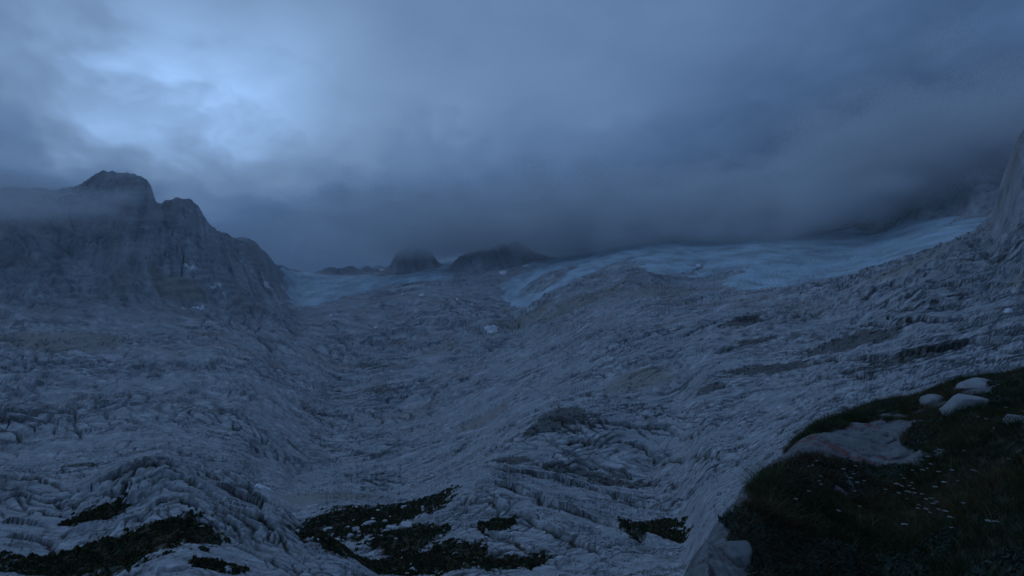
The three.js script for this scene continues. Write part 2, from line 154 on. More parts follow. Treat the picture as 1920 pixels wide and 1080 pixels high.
// ---------------------------------------------------------------- rock relief on that land
const tag = (o, label, category, group, kind) => { o.userData.label = label; if (category) o.userData.category = category; if (group) o.userData.group = group; if (kind) o.userData.kind = kind; return o; };
const EDGE_AZ = [-0.9, 0.13, 0.2321, 0.2963, 0.3494, 0.4005, 0.4415, 0.5189, 0.59, 0.6549, 0.8, 1.0], EDGE_R = [2.7, 2.7, 2.8, 3.3, 4.0, 5.0, 6.0, 8.5, 10.5, 11.5, 12, 12];
const interp = (xs, ys, x) => { let k = 0; while (k < xs.length - 2 && xs[k + 1] < x) k++; return lerp(ys[k], ys[k + 1], clamp((x - xs[k]) / (xs[k + 1] - xs[k]), 0, 1)); };
const hillEdge = (az) => interp(EDGE_AZ, EDGE_R, az);
const inside = (p, x, z) => { let c = false; for (let i = 0, j = p.length - 1; i < p.length; j = i++) if ((p[i][1] > z) !== (p[j][1] > z) && x < ((p[j][0] - p[i][0]) * (z - p[i][1])) / (p[j][1] - p[i][1]) + p[i][0]) c = !c; return c; };
function sdf(p, x, z) {                                               // positive inside
  let best = 1e12;
  for (let i = 0, j = p.length - 1; i < p.length; j = i++) {
    const ax = p[j][0], az = p[j][1], bx = p[i][0] - ax, bz = p[i][1] - az, t = clamp(((x - ax) * bx + (z - az) * bz) / (bx * bx + bz * bz + 1e-9), 0, 1);
    const dx = x - ax - bx * t, dz = z - az - bz * t, d = dx * dx + dz * dz; if (d < best) best = d;
  }
  return inside(p, x, z) ? Math.sqrt(best) : -Math.sqrt(best);
}
const GLACIER_WEST = [[-675.7,-1577.2],[-819,-1934],[-1022,-2499],[-1241,-3272],[-894,-3487],[-343,-3483],[-244,-2317],[-203.0,-1908.0],[-292.8,-1857.9],[-375.3,-1905.2],[-475.9,-1858.8],[-528.9,-1705.6],[-558.9,-1622.2],[-559.7,-1536.8],[-580.3,-1474.1],[-611.1,-1496.1]];
const GLACIER_EAST = [[-42.2,-1715.3],[-15.8,-1609.6],[14.3,-1450.9],[31.4,-1276.6],[49.4,-1255.8],[76.8,-1300.4],[115.5,-1302.8],[162.0,-1430.3],[221.7,-1499.8],[325.3,-1650.1],[382.1,-1722.6],[327.4,-1384.1],[325.2,-1138.1],[454.2,-1396.4],[549.4,-1506.2],[405.6,-1210.8],[351.0,-1096.3],[477.4,-1274.7],[491.3,-1173.1],[349.0,-908.7],[350.3,-808.3],[384.3,-750.4],[458,-775],[445,-665],[457,-595],[456,-531],[726,-826],[983,-1106],[1060,-1278],[1098,-1464],[1154,-1694],[1122,-1927],[1270,-2383],[954,-2844],[118,-2998],[62,-2499],[30.4,-2053.2],[-9.2,-1873.3]];
const ROCK_ISLAND = [[41.2,-1674.7],[76.9,-1734.8],[153.9,-1837.2],[206.8,-1824.6],[154.7,-1570.2],[85.6,-1448.4],[60.4,-1533.2]];
function iceAt(x, z) {
  const wx = x + 14 * n2(x / 45, z / 45) + 6 * n2(x / 15, z / 15), wz = z + 22 * n2(x / 45 + 9, z / 45) + 9 * n2(x / 15, z / 15 + 5);
  return [sdf(GLACIER_WEST, wx, wz), Math.min(sdf(GLACIER_EAST, wx, wz), -sdf(ROCK_ISLAND, wx, wz))];
}
// rock domes standing out of the ice: x, z, radius across, radius along, height, edge steepness
const DOMES = [[-823, -2572, 95, 90, 46, 2], [-700, -2680, 60, 60, 26, 2], [-462, -2530, 96, 110, 108, 3], [-90, -2330, 165, 190, 52, 6], [60, -2380, 120, 120, 34, 2]];
// bedding scarps: crest line (x, z), height of the step, length of the back slope (m)
const SCARPS = [
  [[[-6.9,-88.5],[-2.7,-90.8],[3.1,-79.0],[6.9,-70.9],[10.8,-64.9],[13.3,-56.6],[13.3,-41.3]],0.85,4.5],
  [[[-7.8,-133.6],[0.0,-115.9],[8.6,-109.3],[14.0,-102.3],[21.4,-95.3],[22.4,-84.8]],1.10,7],
  [[[4.2,-170.7],[16.1,-163.9],[30.2,-162.0],[45.4,-159.7],[47.3,-127.0]],0.96,6],
  [[[7.3,-148.3],[20.7,-150.7],[35.1,-149.2],[40.8,-122.5],[33.7,-78.3]],0.72,5],
  [[[-50.0,-61.6],[-44.9,-61.2],[-42.0,-64.0],[-37.2,-61.8],[-32.7,-59.8],[-25.7,-54.8],[-18.7,-47.8],[-13.1,-42.1]],0.60,5],
  [[[-39.7,-53.8],[-37.8,-57.7],[-31.7,-54.1],[-24.7,-48.6],[-17.8,-42.3],[-12.9,-36.8]],0.48,4],
  [[[-37.1,-50.6],[-33.4,-53.4],[-26.6,-48.6],[-19.8,-42.3],[-14.8,-36.9]],0.44,4],
  [[[-26.8,-43.6],[-22.0,-41.8],[-16.8,-37.5],[-14.4,-34.3]],0.36,4],
  [[[-52.0,-55.4],[-50.0,-56.8],[-44.9,-55.3],[-38.8,-50.9]],0.48,5],
  [[[-44.1,-47.0],[-41.0,-47.7],[-34.9,-44.2]],0.40,4],
  [[[-44.3,-62.0],[-43.1,-66.6],[-36.6,-64.5],[-29.5,-59.1],[-21.4,-52.3],[-15.2,-45.9],[-11.5,-42.2]],0.40,3],
  [[[-36.9,-53.2],[-34.2,-55.6],[-29.9,-53.7],[-22.9,-46.9],[-18.3,-42.7],[-13.8,-37.3]],0.36,3],
  [[[-31.4,-44.6],[-30.3,-49.3],[-25.2,-46.1],[-21.0,-42.3],[-16.2,-37.0]],0.32,3],
  [[[-55.2,-58.8],[-57.8,-66.4],[-47.3,-59.0]],0.40,4],
  [[[-40.1,-42.7],[-36.6,-43.6],[-26.2,-35.3]],0.40,4],
  [[[-48.0,-51.1],[-44.1,-51.9],[-35.9,-46.6]],0.32,4],
  [[[-11.1,-87.7],[-6.3,-81.0],[-0.7,-71.5],[3.7,-62.6],[7.1,-52.3],[9.0,-42.0]],0.50,3.5],
  [[[-11.4,-73.0],[-6.0,-67.9],[0.0,-59.0],[3.8,-48.2]],0.40,3],
  [[[5.2,-133.2],[16.2,-138.4],[27.6,-134.3],[34.0,-115.8]],0.60,4],
  [[[106.9,-209.3],[114.2,-193.8],[115.1,-169.8],[110.7,-140.8],[108.7,-120.2]],1.44,10],
  [[[74.2,-180.1],[88.0,-166.1],[90.1,-143.4],[83.8,-116.9]],1.08,8],
  [[[100.0,-282.6],[138.1,-305.5],[167.7,-284.2],[162.3,-222.9],[151.5,-171.1]],1.56,14],
  [[[112.2,-393.6],[173.7,-441.5],[211.0,-412.4],[226.1,-359.0]],1.80,18],
];
for (const s of SCARPS) { const xs = s[0].map((p) => p[0]), zs = s[0].map((p) => p[1]), m = s[2] * 1.6; s.push([Math.min(...xs) - m, Math.max(...xs) + m, Math.min(...zs) - m, Math.max(...zs) + m]); }
function scarp(x, z) {
  let dy = 0; D.foot = 0;
  for (const [p, h, len, box] of SCARPS) {
    if (x < box[0] || x > box[1] || z < box[2] || z > box[3]) continue;
    const wx = x + len * 0.22 * n2(x / (len * 0.7), z / (len * 0.7)), wz = z + len * 0.28 * n2(x / (len * 0.7) + 8, z / (len * 0.7)) + len * 0.05 * n2(x / (len * 0.2), z / (len * 0.2)) ;
    let best = 1e9, side = 1, along = 0, n = p.length - 1;
    for (let i = 0; i < n; i++) {
      const ax = p[i][0], az = p[i][1], bx = p[i + 1][0] - ax, bz = p[i + 1][1] - az, t = clamp(((wx - ax) * bx + (wz - az) * bz) / (bx * bx + bz * bz), 0, 1), ex = wx - ax - bx * t, ez = wz - az - bz * t, d = Math.hypot(ex, ez);
      if (d < best) { best = d; side = ez * bx - ex * bz < 0 ? 1 : -1; along = (i + t) / n; }
    }
    const fade = sstep(0, 0.12, along) * (1 - sstep(0.86, 1, along)) * (0.45 + 0.55 * sstep(-0.4, 0.3, n2(wx / (len * 1.5) + 20, wz / (len * 1.5)))), s = best * side;
    dy += h * fade * (s > 0 ? 1 - sstep(0, len, s) : 1 - sstep(0, h * 0.5, -s));
    dy -= 0.5 * h * fade * sstep(-h * 1.6, -h * 1.0, s) * (1 - sstep(-h * 0.9, -h * 0.4, s));
    D.foot = Math.max(D.foot, fade * sstep(-h * 1.6, -h * 1.1, s) * (1 - sstep(-h * 0.6, -h * 0.35, s)));
  }
  return dy;
}
const ZERO_OCT = 512;
const D = { dy: 0, crack: 0, rough: 0, ledge: 0 };
function relief(x, z, y, r, az) {
  const hill = 1 - sstep(0.98, 1.15, r / hillEdge(az));
  const mount = sstep(900, 1150, r) * (1 - sstep(-0.40, -0.30, az)) + sstep(0.55, 0.7, az) * sstep(170, 330, r);
  const wall = sstep(0.45, 0.6, az) * sstep(1600, 1900, r);
  const knoll = sstep(20, 40, r) * (1 - sstep(230, 330, r));
  let dy = 0, crack = 0;
  const k0 = lerp(lerp(0.12, 0.11, knoll), 0.2, Math.min(1, mount + wall)) * (1 - hill) + 0.02 * hill;
  // relief stretched along the strike of the beds, which runs round the basin; fine octaves are the stronger ones on polished rock
  const frac = sstep(-0.5, 0.6, ms(x + 31, z * 0.8, r, 0.045, 0.3, 17)); D.frac = frac;     // smooth ice-worn slabs here, broken rock there
  const east = sstep(-260, -40, x), m = Math.min(1, mount + wall), low = Math.max(0.012, r * lerp(0.0045, 0.0016, sstep(25, 75, r)));
  for (const [share, ca, sa] of [[east, 0.87, -0.49], [1 - east, 0.85, 0.53]]) {
    if (share < 0.004) continue;
    const along = r < 90 ? 1 : 0.5; let qx = (x * ca + z * sa) * along, qz = -x * sa + z * ca;
    if (r < 700) { const w = 0.3 * n2(qx / 5 + 3, qz / 5); qx += w; qz -= w; }
    if (r > 120) { const w = sstep(120, 300, r) * 2.5; qx += w * n2(qx / 42 + 3, qz / 42); qz += w * n2(qx / 42, qz / 42 + 11); }
    if (r > 900) { const w = sstep(900, 1500, r) * 20; qx += w * n2(qx / 330 + 3, qz / 330); qz += w * n2(qx / 330, qz / 330 + 11); }
    let L = ZERO_OCT; while (L > r * 0.22) L *= 0.5;
    for (; L > low; L *= 0.5) {
      const q = L / r, n = n2(qx / L + L * 1.7, qz / L - L * 2.3), a = Math.abs(n);
      const v = lerp(lerp(2 * a - 0.62, n, 0.3), lerp(0.55 - 2 * a, n, 0.3), m);
      dy += share * k0 * L * sstep(0.22, 0.11, q) * v * lerp(1.25, 0.62, sstep(0.006, 0.035, q) * (1 - 0.35 * m)) * (1 - 0.35 * knoll) * lerp(lerp(0.6, 1.15, frac), 1, m) * (1 - 0.62 * m * sstep(0.045, 0.1, q));
      if (q < 0.035) crack = Math.max(crack, share * (1 - sstep(0, 0.10, a)) * (0.5 + 0.5 * n2(x / (L * 5), z / (L * 5) + 40)));
    }
  }
  // beds: soft steps in height, tilted with the dip
  const T = r < 26 ? 0.35 : r < 280 ? 1.5 : r < 1000 ? 5 : 17, blend = r < 26 ? sstep(12, 20, r) : 1;
  const seam = Math.min(sstep(0, 0.06, Math.abs(Math.log(r / 26))), sstep(0, 0.1, Math.abs(Math.log(r / 280))), sstep(0, 0.15, Math.abs(Math.log(r / 1000))));
  const dipx = az < -0.2 && r < 140 ? 0.22 : -0.10, dipz = az < -0.2 && r < 140 ? -0.12 : 0.05;
  const s = (y + dy + dipx * x + dipz * z) / T + 1.3 * fbm(x / (T * 9), z / (T * 9), 3), fl = Math.floor(s), f = s - fl;
  const g = sstep(0.18, 0.62, f), bed = 0.5 + 0.5 * n2(fl * 7.3, fl * 3.1 + x / (T * 40)), strong = sstep(-0.25, 0.35, n2(x / (T * 16) + 70, z / (T * 16))) * seam * blend * (0.35 + 0.65 * bed) * lerp(lerp(1, 0.3, sstep(0.1, 0.22, az)), 1, sstep(55, 110, r));
  dy += (g - f) * T * (1 - 0.35 * knoll) * strong * (1 - hill) * (1 - 0.4 * mount);
  D.ledge = strong * (1 - sstep(0.0, 0.16, f)) + strong * sstep(0.93, 1, f);
  // open joints: thin clefts in three sets, sharp edged, many with humus and turf in them
  let cleft = 0;
  if (r > 14 && r < 1500 && hill < 0.9) for (let w = 0.6; w < 100; w *= 2) {
    const q = w / r, on = sstep(0.006, 0.011, q) * (1 - sstep(0.045, 0.08, q)); if (on < 0.02) continue;
    for (const [ang, off, st] of [[0.95, 0, 5], [-0.4, 31, 7], [2.2, 57, 4]]) {
      const c = Math.cos(ang + off), s2 = Math.sin(ang + off), u = (x * c + z * s2) / w + w, v = (-x * s2 + z * c) / (w * st), n = Math.abs(n2(u + off + 0.35 * n2(u * 0.9, v * 2.6), v)), pres = sstep(0.08, 0.4, n2(u / 5 + off, v * 1.1 + 5));
      const cr = (1 - sstep(0.02, 0.085, n)) * pres * on * lerp(0.3, 1, frac); if (cr > cleft) cleft = cr; dy -= 0.32 * w * cr;
    }
  }
  D.cleft = cleft;
  if (r > 25 && r < 700) dy += scarp(x, z); else D.foot = 0;
  if (hill > 0.01) { const tf = hillTurf(x, z); dy += hill * (tf * (0.05 * n2(x * 1.7, z * 1.7) + 0.025 * n2(x * 5, z * 5)) + (1 - tf) * (0.03 * n2(x * 1.6, z * 1.6) + 0.024 * Math.abs(n2(x * 5 + z * 2, z * 3.5)) + 0.012 * Math.abs(n2(x * 13, z * 10)) + 0.006 * n2(x * 31, z * 31) - 0.06 * (1 - sstep(0, 0.07, Math.abs(n2(x * 1.9 + 3 + 0.2 * n2(x * 7, z * 7), z * 1.3)))))); }
  D.dy = dy; D.crack = crack; D.hill = hill; D.mount = mount; D.wall = wall; D.knoll = knoll;
  if (r > 1900) for (const [cx, cz, ra, rb, h, p] of DOMES) {
    const q = ((x - cx) / ra) ** 2 + ((z - cz) / rb) ** 2; if (q < 4) { const e = 1 / (1 + Math.pow(q, p)); D.dy += h * e * (1 + 0.22 * n2(x / 42, z / 42) + 0.14 * n2(x / 17, z / 17)); D.dome = Math.max(D.dome || 0, e); }
  }
}
// vertex colour (linear): pale limestone, iron stains, dark turf and lichen
const C = { rock: [0.35, 0.355, 0.365], dark: [0.165, 0.167, 0.172], pale: [0.52, 0.525, 0.535], warm: [0.31, 0.27, 0.245], turf: [0.022, 0.027, 0.012], brown: [0.045, 0.032, 0.018], scree: [0.30, 0.265, 0.235] };
const mix3 = (o, a, t) => { o[0] += (a[0] - o[0]) * t; o[1] += (a[1] - o[1]) * t; o[2] += (a[2] - o[2]) * t; };
// turf in the hollows and on the knolls: x, z, radius across, radius along (m)
const MEADOWS = [[-26.0,-83.3,7.7,11.6,1],[-24.7,-97.3,8.9,13.3,1],[-17.8,-91.0,6.4,9.6,1],[-13.2,-67.4,4.1,6.1,1],[-16.2,-48.7,2.5,3.8,1],[-5.8,-54.4,3.2,4.9,1],[-11.6,-53.9,3.3,4.9,1],[-1.9,-65.2,1.8,2.1,1],[-25.4,-37.8,3.4,5.0,1],[-37.7,-49.5,1.8,1.9,1],[-25.0,-40.7,0.9,1.4,1],[-30.6,-37.4,2.9,3.5,1],[16.1,-172.8,8.5,12.8,1],[8.8,-163.8,5.7,4.9,1],[0.0,-137.6,3.5,5.3,1],[15.5,-132.4,7.9,2.4,1],[24.7,-126.2,6.3,3.6,1],[15.7,-60.7,3.1,4.6,1],[0.0,-49.5,2.9,2.3,1],[-17.1,-32.0,1.1,1.2,1],[18.5,-70.0,2.9,4.3,1],[170.0,-401.9,12.9,19.3,1],[138.1,-305.5,9.9,14.9,1],[143.3,-227.8,15.9,18.3,1],[107.0,-147.2,12.5,13.4,1],[72.9,-200.7,5.3,7.9,1],[104.8,-217.8,14.3,12.5,1],[-130.0,-164.0,4.1,6.2,1]];
const SCREES = [[65.3,-277.1,19.6,29.4,1],[-18.6,-344.3,18.7,28.0,1],[23.6,-1197.7,70.8,85.8,1],[217.0,-213.8,18.0,22.5,1],[-49.3,-148.4,13.9,20.8,1],[-511.7,-619.7,71.2,81.8,1],[-652.1,-1051.0,60.9,61.1,1],[142.2,-1032.0,82.1,123.1,1],[248.6,-901.6,64.5,96.7,1],[293.0,-407.3,29.6,36.4,1]];
const RIM_ROCK = [[1.33, -2.3], [1.36, -3.2], [1.39, -3.46], [1.69, -3.85], [2.05, -4.46], [2.41, -4.84], [2.72, -5.15], [3.3, -6.6], [2, -9], [-4, -7], [-4, -2.3]];
const SLABS = [RIM_ROCK, [[2.9, -5.9], [3.22, -6.22], [3.52, -6.19], [4.25, -6.77], [4.76, -6.98], [4.7, -6.35], [4.15, -5.75], [3.9, -5.35], [3.72, -4.86], [3.47, -5.22], [3.19, -5.22], [3.2, -5.36], [2.72, -5.15]],
  [[2.61, -4.49], [2.77, -4.49], [3.12, -4.9], [3.4, -5.11], [3.12, -5.06], [2.86, -4.79]], [[5.9, -7.24], [6.34, -7.26], [5.94, -6.5], [5.5, -6.2], [5.49, -6.51]], [[5.7, -7.45], [5.83, -7.34], [5.44, -6.69], [5.34, -6.81]], [[4.47, -4.96], [4.29, -4.5], [4.05, -4.35], [4.19, -4.62]]];
function hillTurf(x, z) {                                              // 1 on turf, 0 on bare slab
  const wx = x + 0.12 * n2(x * 2.2, z * 2.2) + 0.05 * n2(x * 7, z * 7), wz = z + 0.12 * n2(x * 2.2 + 5, z * 2.2) + 0.05 * n2(x * 7, z * 7 + 8);
  let d = -9; for (const p of SLABS) d = Math.max(d, sdf(p, wx, wz));
  if (z > -13 && n2(x * 1.5 + 40, z * 1.5) + 0.5 * n2(x * 6, z * 6 + 3) > 0.62) d = 0.05;           // worn spots in the turf
  return 1 - sstep(-0.03, 0.03, d);
}
// noise whose grain lies between two shares of the viewing distance: coarse far off, fine near by, always fixed in the world
function ms(x, z, r, lo, hi, off) {
  let L = 1024, s = 0, t = 0; while (L > hi * r * 2) L *= 0.5;
  for (; L > lo * r; L *= 0.5) { const w = sstep(hi * 2, hi, L / r) * Math.sqrt(Math.min(1, L / (hi * r))) * sstep(lo, lo * 1.8, L / r); s += w * n2(x / L + off + L * 0.37, z / L - off); t += w * w; }
  return t > 0 ? s / Math.sqrt(t) : 0;
}
function paint(px, pz, y, r, az, o) {
  const h = y + D.dy, x = px + 0.41 * h, z = pz + 0.87 * h;      // shifted by height so that steep faces carry grain too
  const f1 = ms(x, z, r, 0.02, 0.13, 3), ea = px + 80 * n2(px / 90, pz / 90) > -150 ? -0.49 : 0.53, f2 = 0.75 * ms((x * 0.86 + z * ea) * 0.38, -x * ea + z * 0.86, r, 0.003, 0.024, 51) + 0.55 * ms(x, z, r, 0.004, 0.012, 23), f3 = ms(x, z, r, 0.0012, 0.004, 90);
  o[0] = C.rock[0]; o[1] = C.rock[1]; o[2] = C.rock[2];
  mix3(o, C.pale, sstep(0.0, 0.75, f2 + 0.25 * f1) * 0.95);
  mix3(o, C.dark, sstep(0.0, 0.9, -f2 + 0.4 * f1 + 0.05));
  mix3(o, C.warm, sstep(0.05, 0.45, fbm(x / 90 + 4, z / 90, 4)) * sstep(250, 700, r) * 0.8);
  mix3(o, C.dark, Math.max(D.mount, D.wall) * 0.25);
  if (D.dome) mix3(o, C.dark, 0.6 * D.dome);
  const v = 1 + 0.24 * f3; o[0] *= v; o[1] *= v; o[2] *= v;
  let turf = 0;
  if (r < 800 && D.hill < 0.5) turf = Math.max(D.ledge * sstep(-0.25, 0.3, f1 + 0.15 * f3 + 0.2 * (az > 0.25 ? 1 : -0.4)), Math.max(0.8 * sstep(0.0, 0.4, f1 + 0.3 * f2), D.knoll * sstep(-0.7, 0.1, f1 + 0.3 * f2)) * D.cleft, D.foot * sstep(-1.0, -0.2, f1 + 0.4 * f2)) * (1 - sstep(500, 800, r));
  for (const [mx, mz, ra, rb, k] of MEADOWS) { const mr = Math.hypot(mx, mz), ex = px - mx, ez = pz - mz; if (Math.abs(ex) + Math.abs(ez) > 2.2 * (ra + rb)) continue; const q = Math.hypot((ex * -mz + ez * mx) / mr / ra / 1.3, (ex * mx + ez * mz) / mr / rb / 1.3) + (mr > 120 ? 0.34 : 0.22) * f1 + (mr > 120 ? 0.42 : 0.28) * f2 + 0.22 * f3; turf = Math.max(turf, (mr > 120 ? clamp(0.72 + 0.3 * f3 + 0.2 * f2, 0, 1) : 1) * k * (1 - sstep(0.85, 1.0, q))); }
  let scree = 0; for (const [mx, mz, ra, rb] of SCREES) { const mr = Math.hypot(mx, mz), ex = px - mx, ez = pz - mz; if (Math.abs(ex) + Math.abs(ez) > 2.2 * (ra + rb)) continue; scree = Math.max(scree, 1 - sstep(0.7, 1.1, Math.hypot((ex * -mz + ez * mx) / mr / ra, (ex * mx + ez * mz) / mr / rb) + 0.25 * f1 + 0.12 * f2)); }
  mix3(o, C.scree, scree * (0.85 + 0.1 * f3)); D.scree = scree;
  if (D.hill > 0.5) turf = Math.max(turf, hillTurf(px, pz));
  if (D.hill > 0.5) { // rust red lichen crusts on the rim and slab, over rock toned darker grey than elsewhere, mottled
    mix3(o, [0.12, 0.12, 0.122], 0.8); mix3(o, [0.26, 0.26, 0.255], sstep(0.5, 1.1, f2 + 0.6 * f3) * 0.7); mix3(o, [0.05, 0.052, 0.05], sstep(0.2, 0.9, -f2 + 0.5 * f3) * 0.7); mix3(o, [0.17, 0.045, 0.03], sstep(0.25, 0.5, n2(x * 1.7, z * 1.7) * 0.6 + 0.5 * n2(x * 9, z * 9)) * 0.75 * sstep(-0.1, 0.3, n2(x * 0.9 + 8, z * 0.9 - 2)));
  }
  mix3(o, f1 + f2 > 0.1 ? C.brown : C.turf, Math.min(1, turf));
  D.turf = turf;
}
// fine grain for boulders and the near slabs
function grainTexture(size, seed, contrast) {
  const d = new Uint8Array(size * size * 4);
  for (let j = 0; j < size; j++) for (let i = 0; i < size; i++) {
    const u = i / size, v = j / size, a = u * 2 * Math.PI, b = v * 2 * Math.PI, X = Math.cos(a), Y = Math.sin(a), Z = Math.cos(b), T = Math.sin(b);
    let s = 0, amp = 1; for (let k = 0, f = 3; k < 5; k++, f *= 2, amp *= 0.62) s += amp * (n3(X * f + seed, Y * f + Z * f, T * f) + 0.6 * n3(X * f - 9, Z * f + seed, Y * f + T * f));
    const c = clamp(128 + contrast * s * 60, 0, 255); d.set([c, c, c, 255], (j * size + i) * 4);
  }
  const t = new THREE.DataTexture(d, size, size); t.wrapS = t.wrapT = THREE.RepeatWrapping; t.magFilter = THREE.LinearFilter; t.needsUpdate = true; return t;
}
// ---------------------------------------------------------------- terrain meshes
const COLS = 1000, ROWS = 1050, A0 = -0.90, A1 = 0.95;
const colAz = [];
{ // even columns across the view, coarser beyond it
  for (let i = 0; i <= COLS; i++) { const t = i / COLS; colAz.push(t < 0.05 ? lerp(A0, -0.79, t / 0.05) : t > 0.95 ? lerp(0.79, A1, (t - 0.95) / 0.05) : lerp(-0.79, 0.79, (t - 0.05) / 0.9)); }
}
const NV = (COLS + 1) * (ROWS + 1), gr = new Float32Array(NV), gx = new Float32Array(NV), gy = new Float32Array(NV), gz = new Float32Array(NV), gc = new Float32Array(NV * 3), gi = new Float32Array(NV * 2), gb = new Float32Array(NV);
{
  const col = [0, 0, 0], M = 700, l0 = Math.log(1.2), l1 = Math.log(3600), raw = [], prof = [];
  for (let i = 0; i <= COLS; i++) {                                    // how finely each distance is cut into rows
    const p = profileAt(colAz[i]), w = new Float64Array(M + 1); let prev = slopeIn(p, 1.2);
    for (let m = 1; m <= M; m++) {
      const r = Math.exp(lerp(l0, l1, m / M)), s = slopeIn(p, r), d = Math.atan(s) - Math.atan(prev);
      w[m] = (r < 3 ? 0.1 : 1) * (d > 0 ? d : -0.25 * d) + 0.00035 + (r > 1500 ? 0.0012 : 0); prev = s;
    }
    raw.push(w); prof.push(p);
  }
  const sum = new Float64Array(M + 1), SPAN = 60, FINE = 1100, fineR = [], fineE = [];
  for (let i = 0; i <= COLS; i++) {
    const az = colAz[i], p = prof[i], cum = new Float64Array(M + 1);
    if (i === 0) for (let k = -SPAN; k <= SPAN; k++) for (let m = 1; m <= M; m++) sum[m] += raw[clamp(k, 0, COLS)][m];
    else for (let m = 1; m <= M; m++) sum[m] += raw[clamp(i + SPAN, 0, COLS)][m] - raw[clamp(i - SPAN - 1, 0, COLS)][m];
    for (let m = 1; m <= M; m++) cum[m] = cum[m - 1] + sum[m];
    const rs = new Float64Array(FINE + 1), es = new Float64Array(FINE + 1);
    for (let j = 0, m = 0; j <= FINE; j++) {
      const want = (cum[M] * j) / FINE; while (m < M - 1 && cum[m + 1] < want) m++;
      const f = clamp((want - cum[m]) / (cum[m + 1] - cum[m]), 0, 1), r = Math.exp(lerp(l0, l1, (m + f) / M)), y = slopeIn(p, r) * r;
      relief(r * Math.sin(az), -r * Math.cos(az), y, r, az); rs[j] = r; es[j] = (y + D.dy) / r;
    }
    fineR.push(rs); fineE.push(es);
  }
  // second pass: rows follow the relief itself, so that ledges and steps keep their shape
  const weight = fineR.map((rs, i) => { const w = new Float64Array(FINE + 1), es = fineE[i]; for (let j = 1; j <= FINE; j++) { const d = es[j] - es[j - 1]; w[j] = 0.0009 + (rs[j] < 3 ? 0.1 : 1) * (d > 0 ? d : -0.3 * d); } return w; });
  const acc = new Float64Array(FINE + 1), NB = 22;
  for (let i = 0; i <= COLS; i++) {
    const az = colAz[i], p = prof[i], rs = fineR[i], cum = new Float64Array(FINE + 1);
    if (i === 0) for (let k = -NB; k <= NB; k++) for (let m = 1; m <= FINE; m++) acc[m] += weight[clamp(k, 0, COLS)][m];
    else for (let m = 1; m <= FINE; m++) acc[m] += weight[clamp(i + NB, 0, COLS)][m] - weight[clamp(i - NB - 1, 0, COLS)][m];
    for (let m = 1; m <= FINE; m++) cum[m] = cum[m - 1] + Math.max(1e-7, acc[m]);
    for (let j = 0, m = 0; j <= ROWS; j++) {
      const want = (cum[FINE] * j) / ROWS; while (m < FINE - 1 && cum[m + 1] < want) m++;
      const f = clamp((want - cum[m]) / (cum[m + 1] - cum[m]), 0, 1), r = lerp(rs[m], rs[m + 1], f), v = i * (ROWS + 1) + j;
      const x = r * Math.sin(az), z = -r * Math.cos(az), y = slopeIn(p, r) * r;
      D.dome = 0; relief(x, z, y, r, az);
      let ice = [-1e3, -1e3]; if (r > 480) ice = iceAt(x, z);
      gi[v * 2] = ice[0]; gi[v * 2 + 1] = ice[1]; gb[v] = y + EYE;
      const under = sstep(-10, 40, Math.max(ice[0], ice[1]));
      gr[v] = r; gx[v] = x; gz[v] = z; gy[v] = y + EYE + D.dy * (1 - 0.3 * under * (D.dome ? 0 : 1)) - 4 * under;
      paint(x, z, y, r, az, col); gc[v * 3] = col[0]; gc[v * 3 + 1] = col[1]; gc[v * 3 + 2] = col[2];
    }
  }
}
const rockMat = new THREE.MeshStandardMaterial({ vertexColors: true, roughness: 0.92, metalness: 0 });
rockMat.name = 'limestone'; rockMat.bumpMap = grainTexture(512, 3, 1); rockMat.bumpMap.repeat.set(1.6, 1.6); rockMat.bumpScale = 0.02; const brokenMat = new THREE.MeshStandardMaterial({ vertexColors: true, roughness: 0.92 }); brokenMat.name = 'broken_limestone'; brokenMat.flatShading = true;
function meshOf(cells, name, mat, ys = gy, colors = gc) {
  const map = new Map(), idx = [];
  const id = (v) => { let k = map.get(v); if (k === undefined) { k = map.size; map.set(v, k); } return k; };
  for (const c of cells) { const i = Math.floor(c / ROWS), j = c % ROWS, a = i * (ROWS + 1) + j, b = a + ROWS + 1; idx.push(id(a), id(b), id(b + 1), id(a), id(b + 1), id(a + 1)); }
  const pos = new Float32Array(map.size * 3), colr = colors && new Float32Array(map.size * 3), uv = new Float32Array(map.size * 2);
  for (const [v, k] of map) { pos[k * 3] = gx[v]; pos[k * 3 + 1] = ys[v]; pos[k * 3 + 2] = gz[v]; uv[k * 2] = gx[v]; uv[k * 2 + 1] = gz[v]; if (colr) { colr[k * 3] = colors[v * 3]; colr[k * 3 + 1] = colors[v * 3 + 1]; colr[k * 3 + 2] = colors[v * 3 + 2]; } }
  const g = new THREE.BufferGeometry(); g.setIndex(new THREE.BufferAttribute(new Uint32Array(idx), 1));
  g.setAttribute('position', new THREE.BufferAttribute(pos, 3)); g.setAttribute('uv', new THREE.BufferAttribute(uv, 2)); if (colr) g.setAttribute('color', new THREE.BufferAttribute(colr, 3));
  g.computeVertexNormals();
  const m = new THREE.Mesh(g, mat); m.name = name; m.castShadow = m.receiveShadow = true; scene.add(m); return m;
}
const regions = { hill: [], knoll: [], slope: [], basin: [], west: [], wall: [] };
for (let i = 0; i < COLS; i++) for (let j = 0; j < ROWS; j++) {
  const v = i * (ROWS + 1) + j, r = gr[v], az = colAz[i], c = i * ROWS + j;
  const k = r < hillEdge(az) * 1.12 ? 'hill' : az > 0.5 && r > 1750 ? 'wall' : az > 0.31 && r < 900 ? 'slope' : r < 235 ? 'knoll' : az < -0.36 && r > 1080 ? 'west' : 'basin';
  regions[k].push(c);
}
tag(meshOf(regions.hill, 'hillside_ground', rockMat), 'dark turf and rock of the near hillside at lower right', 'ground', null, 'structure');
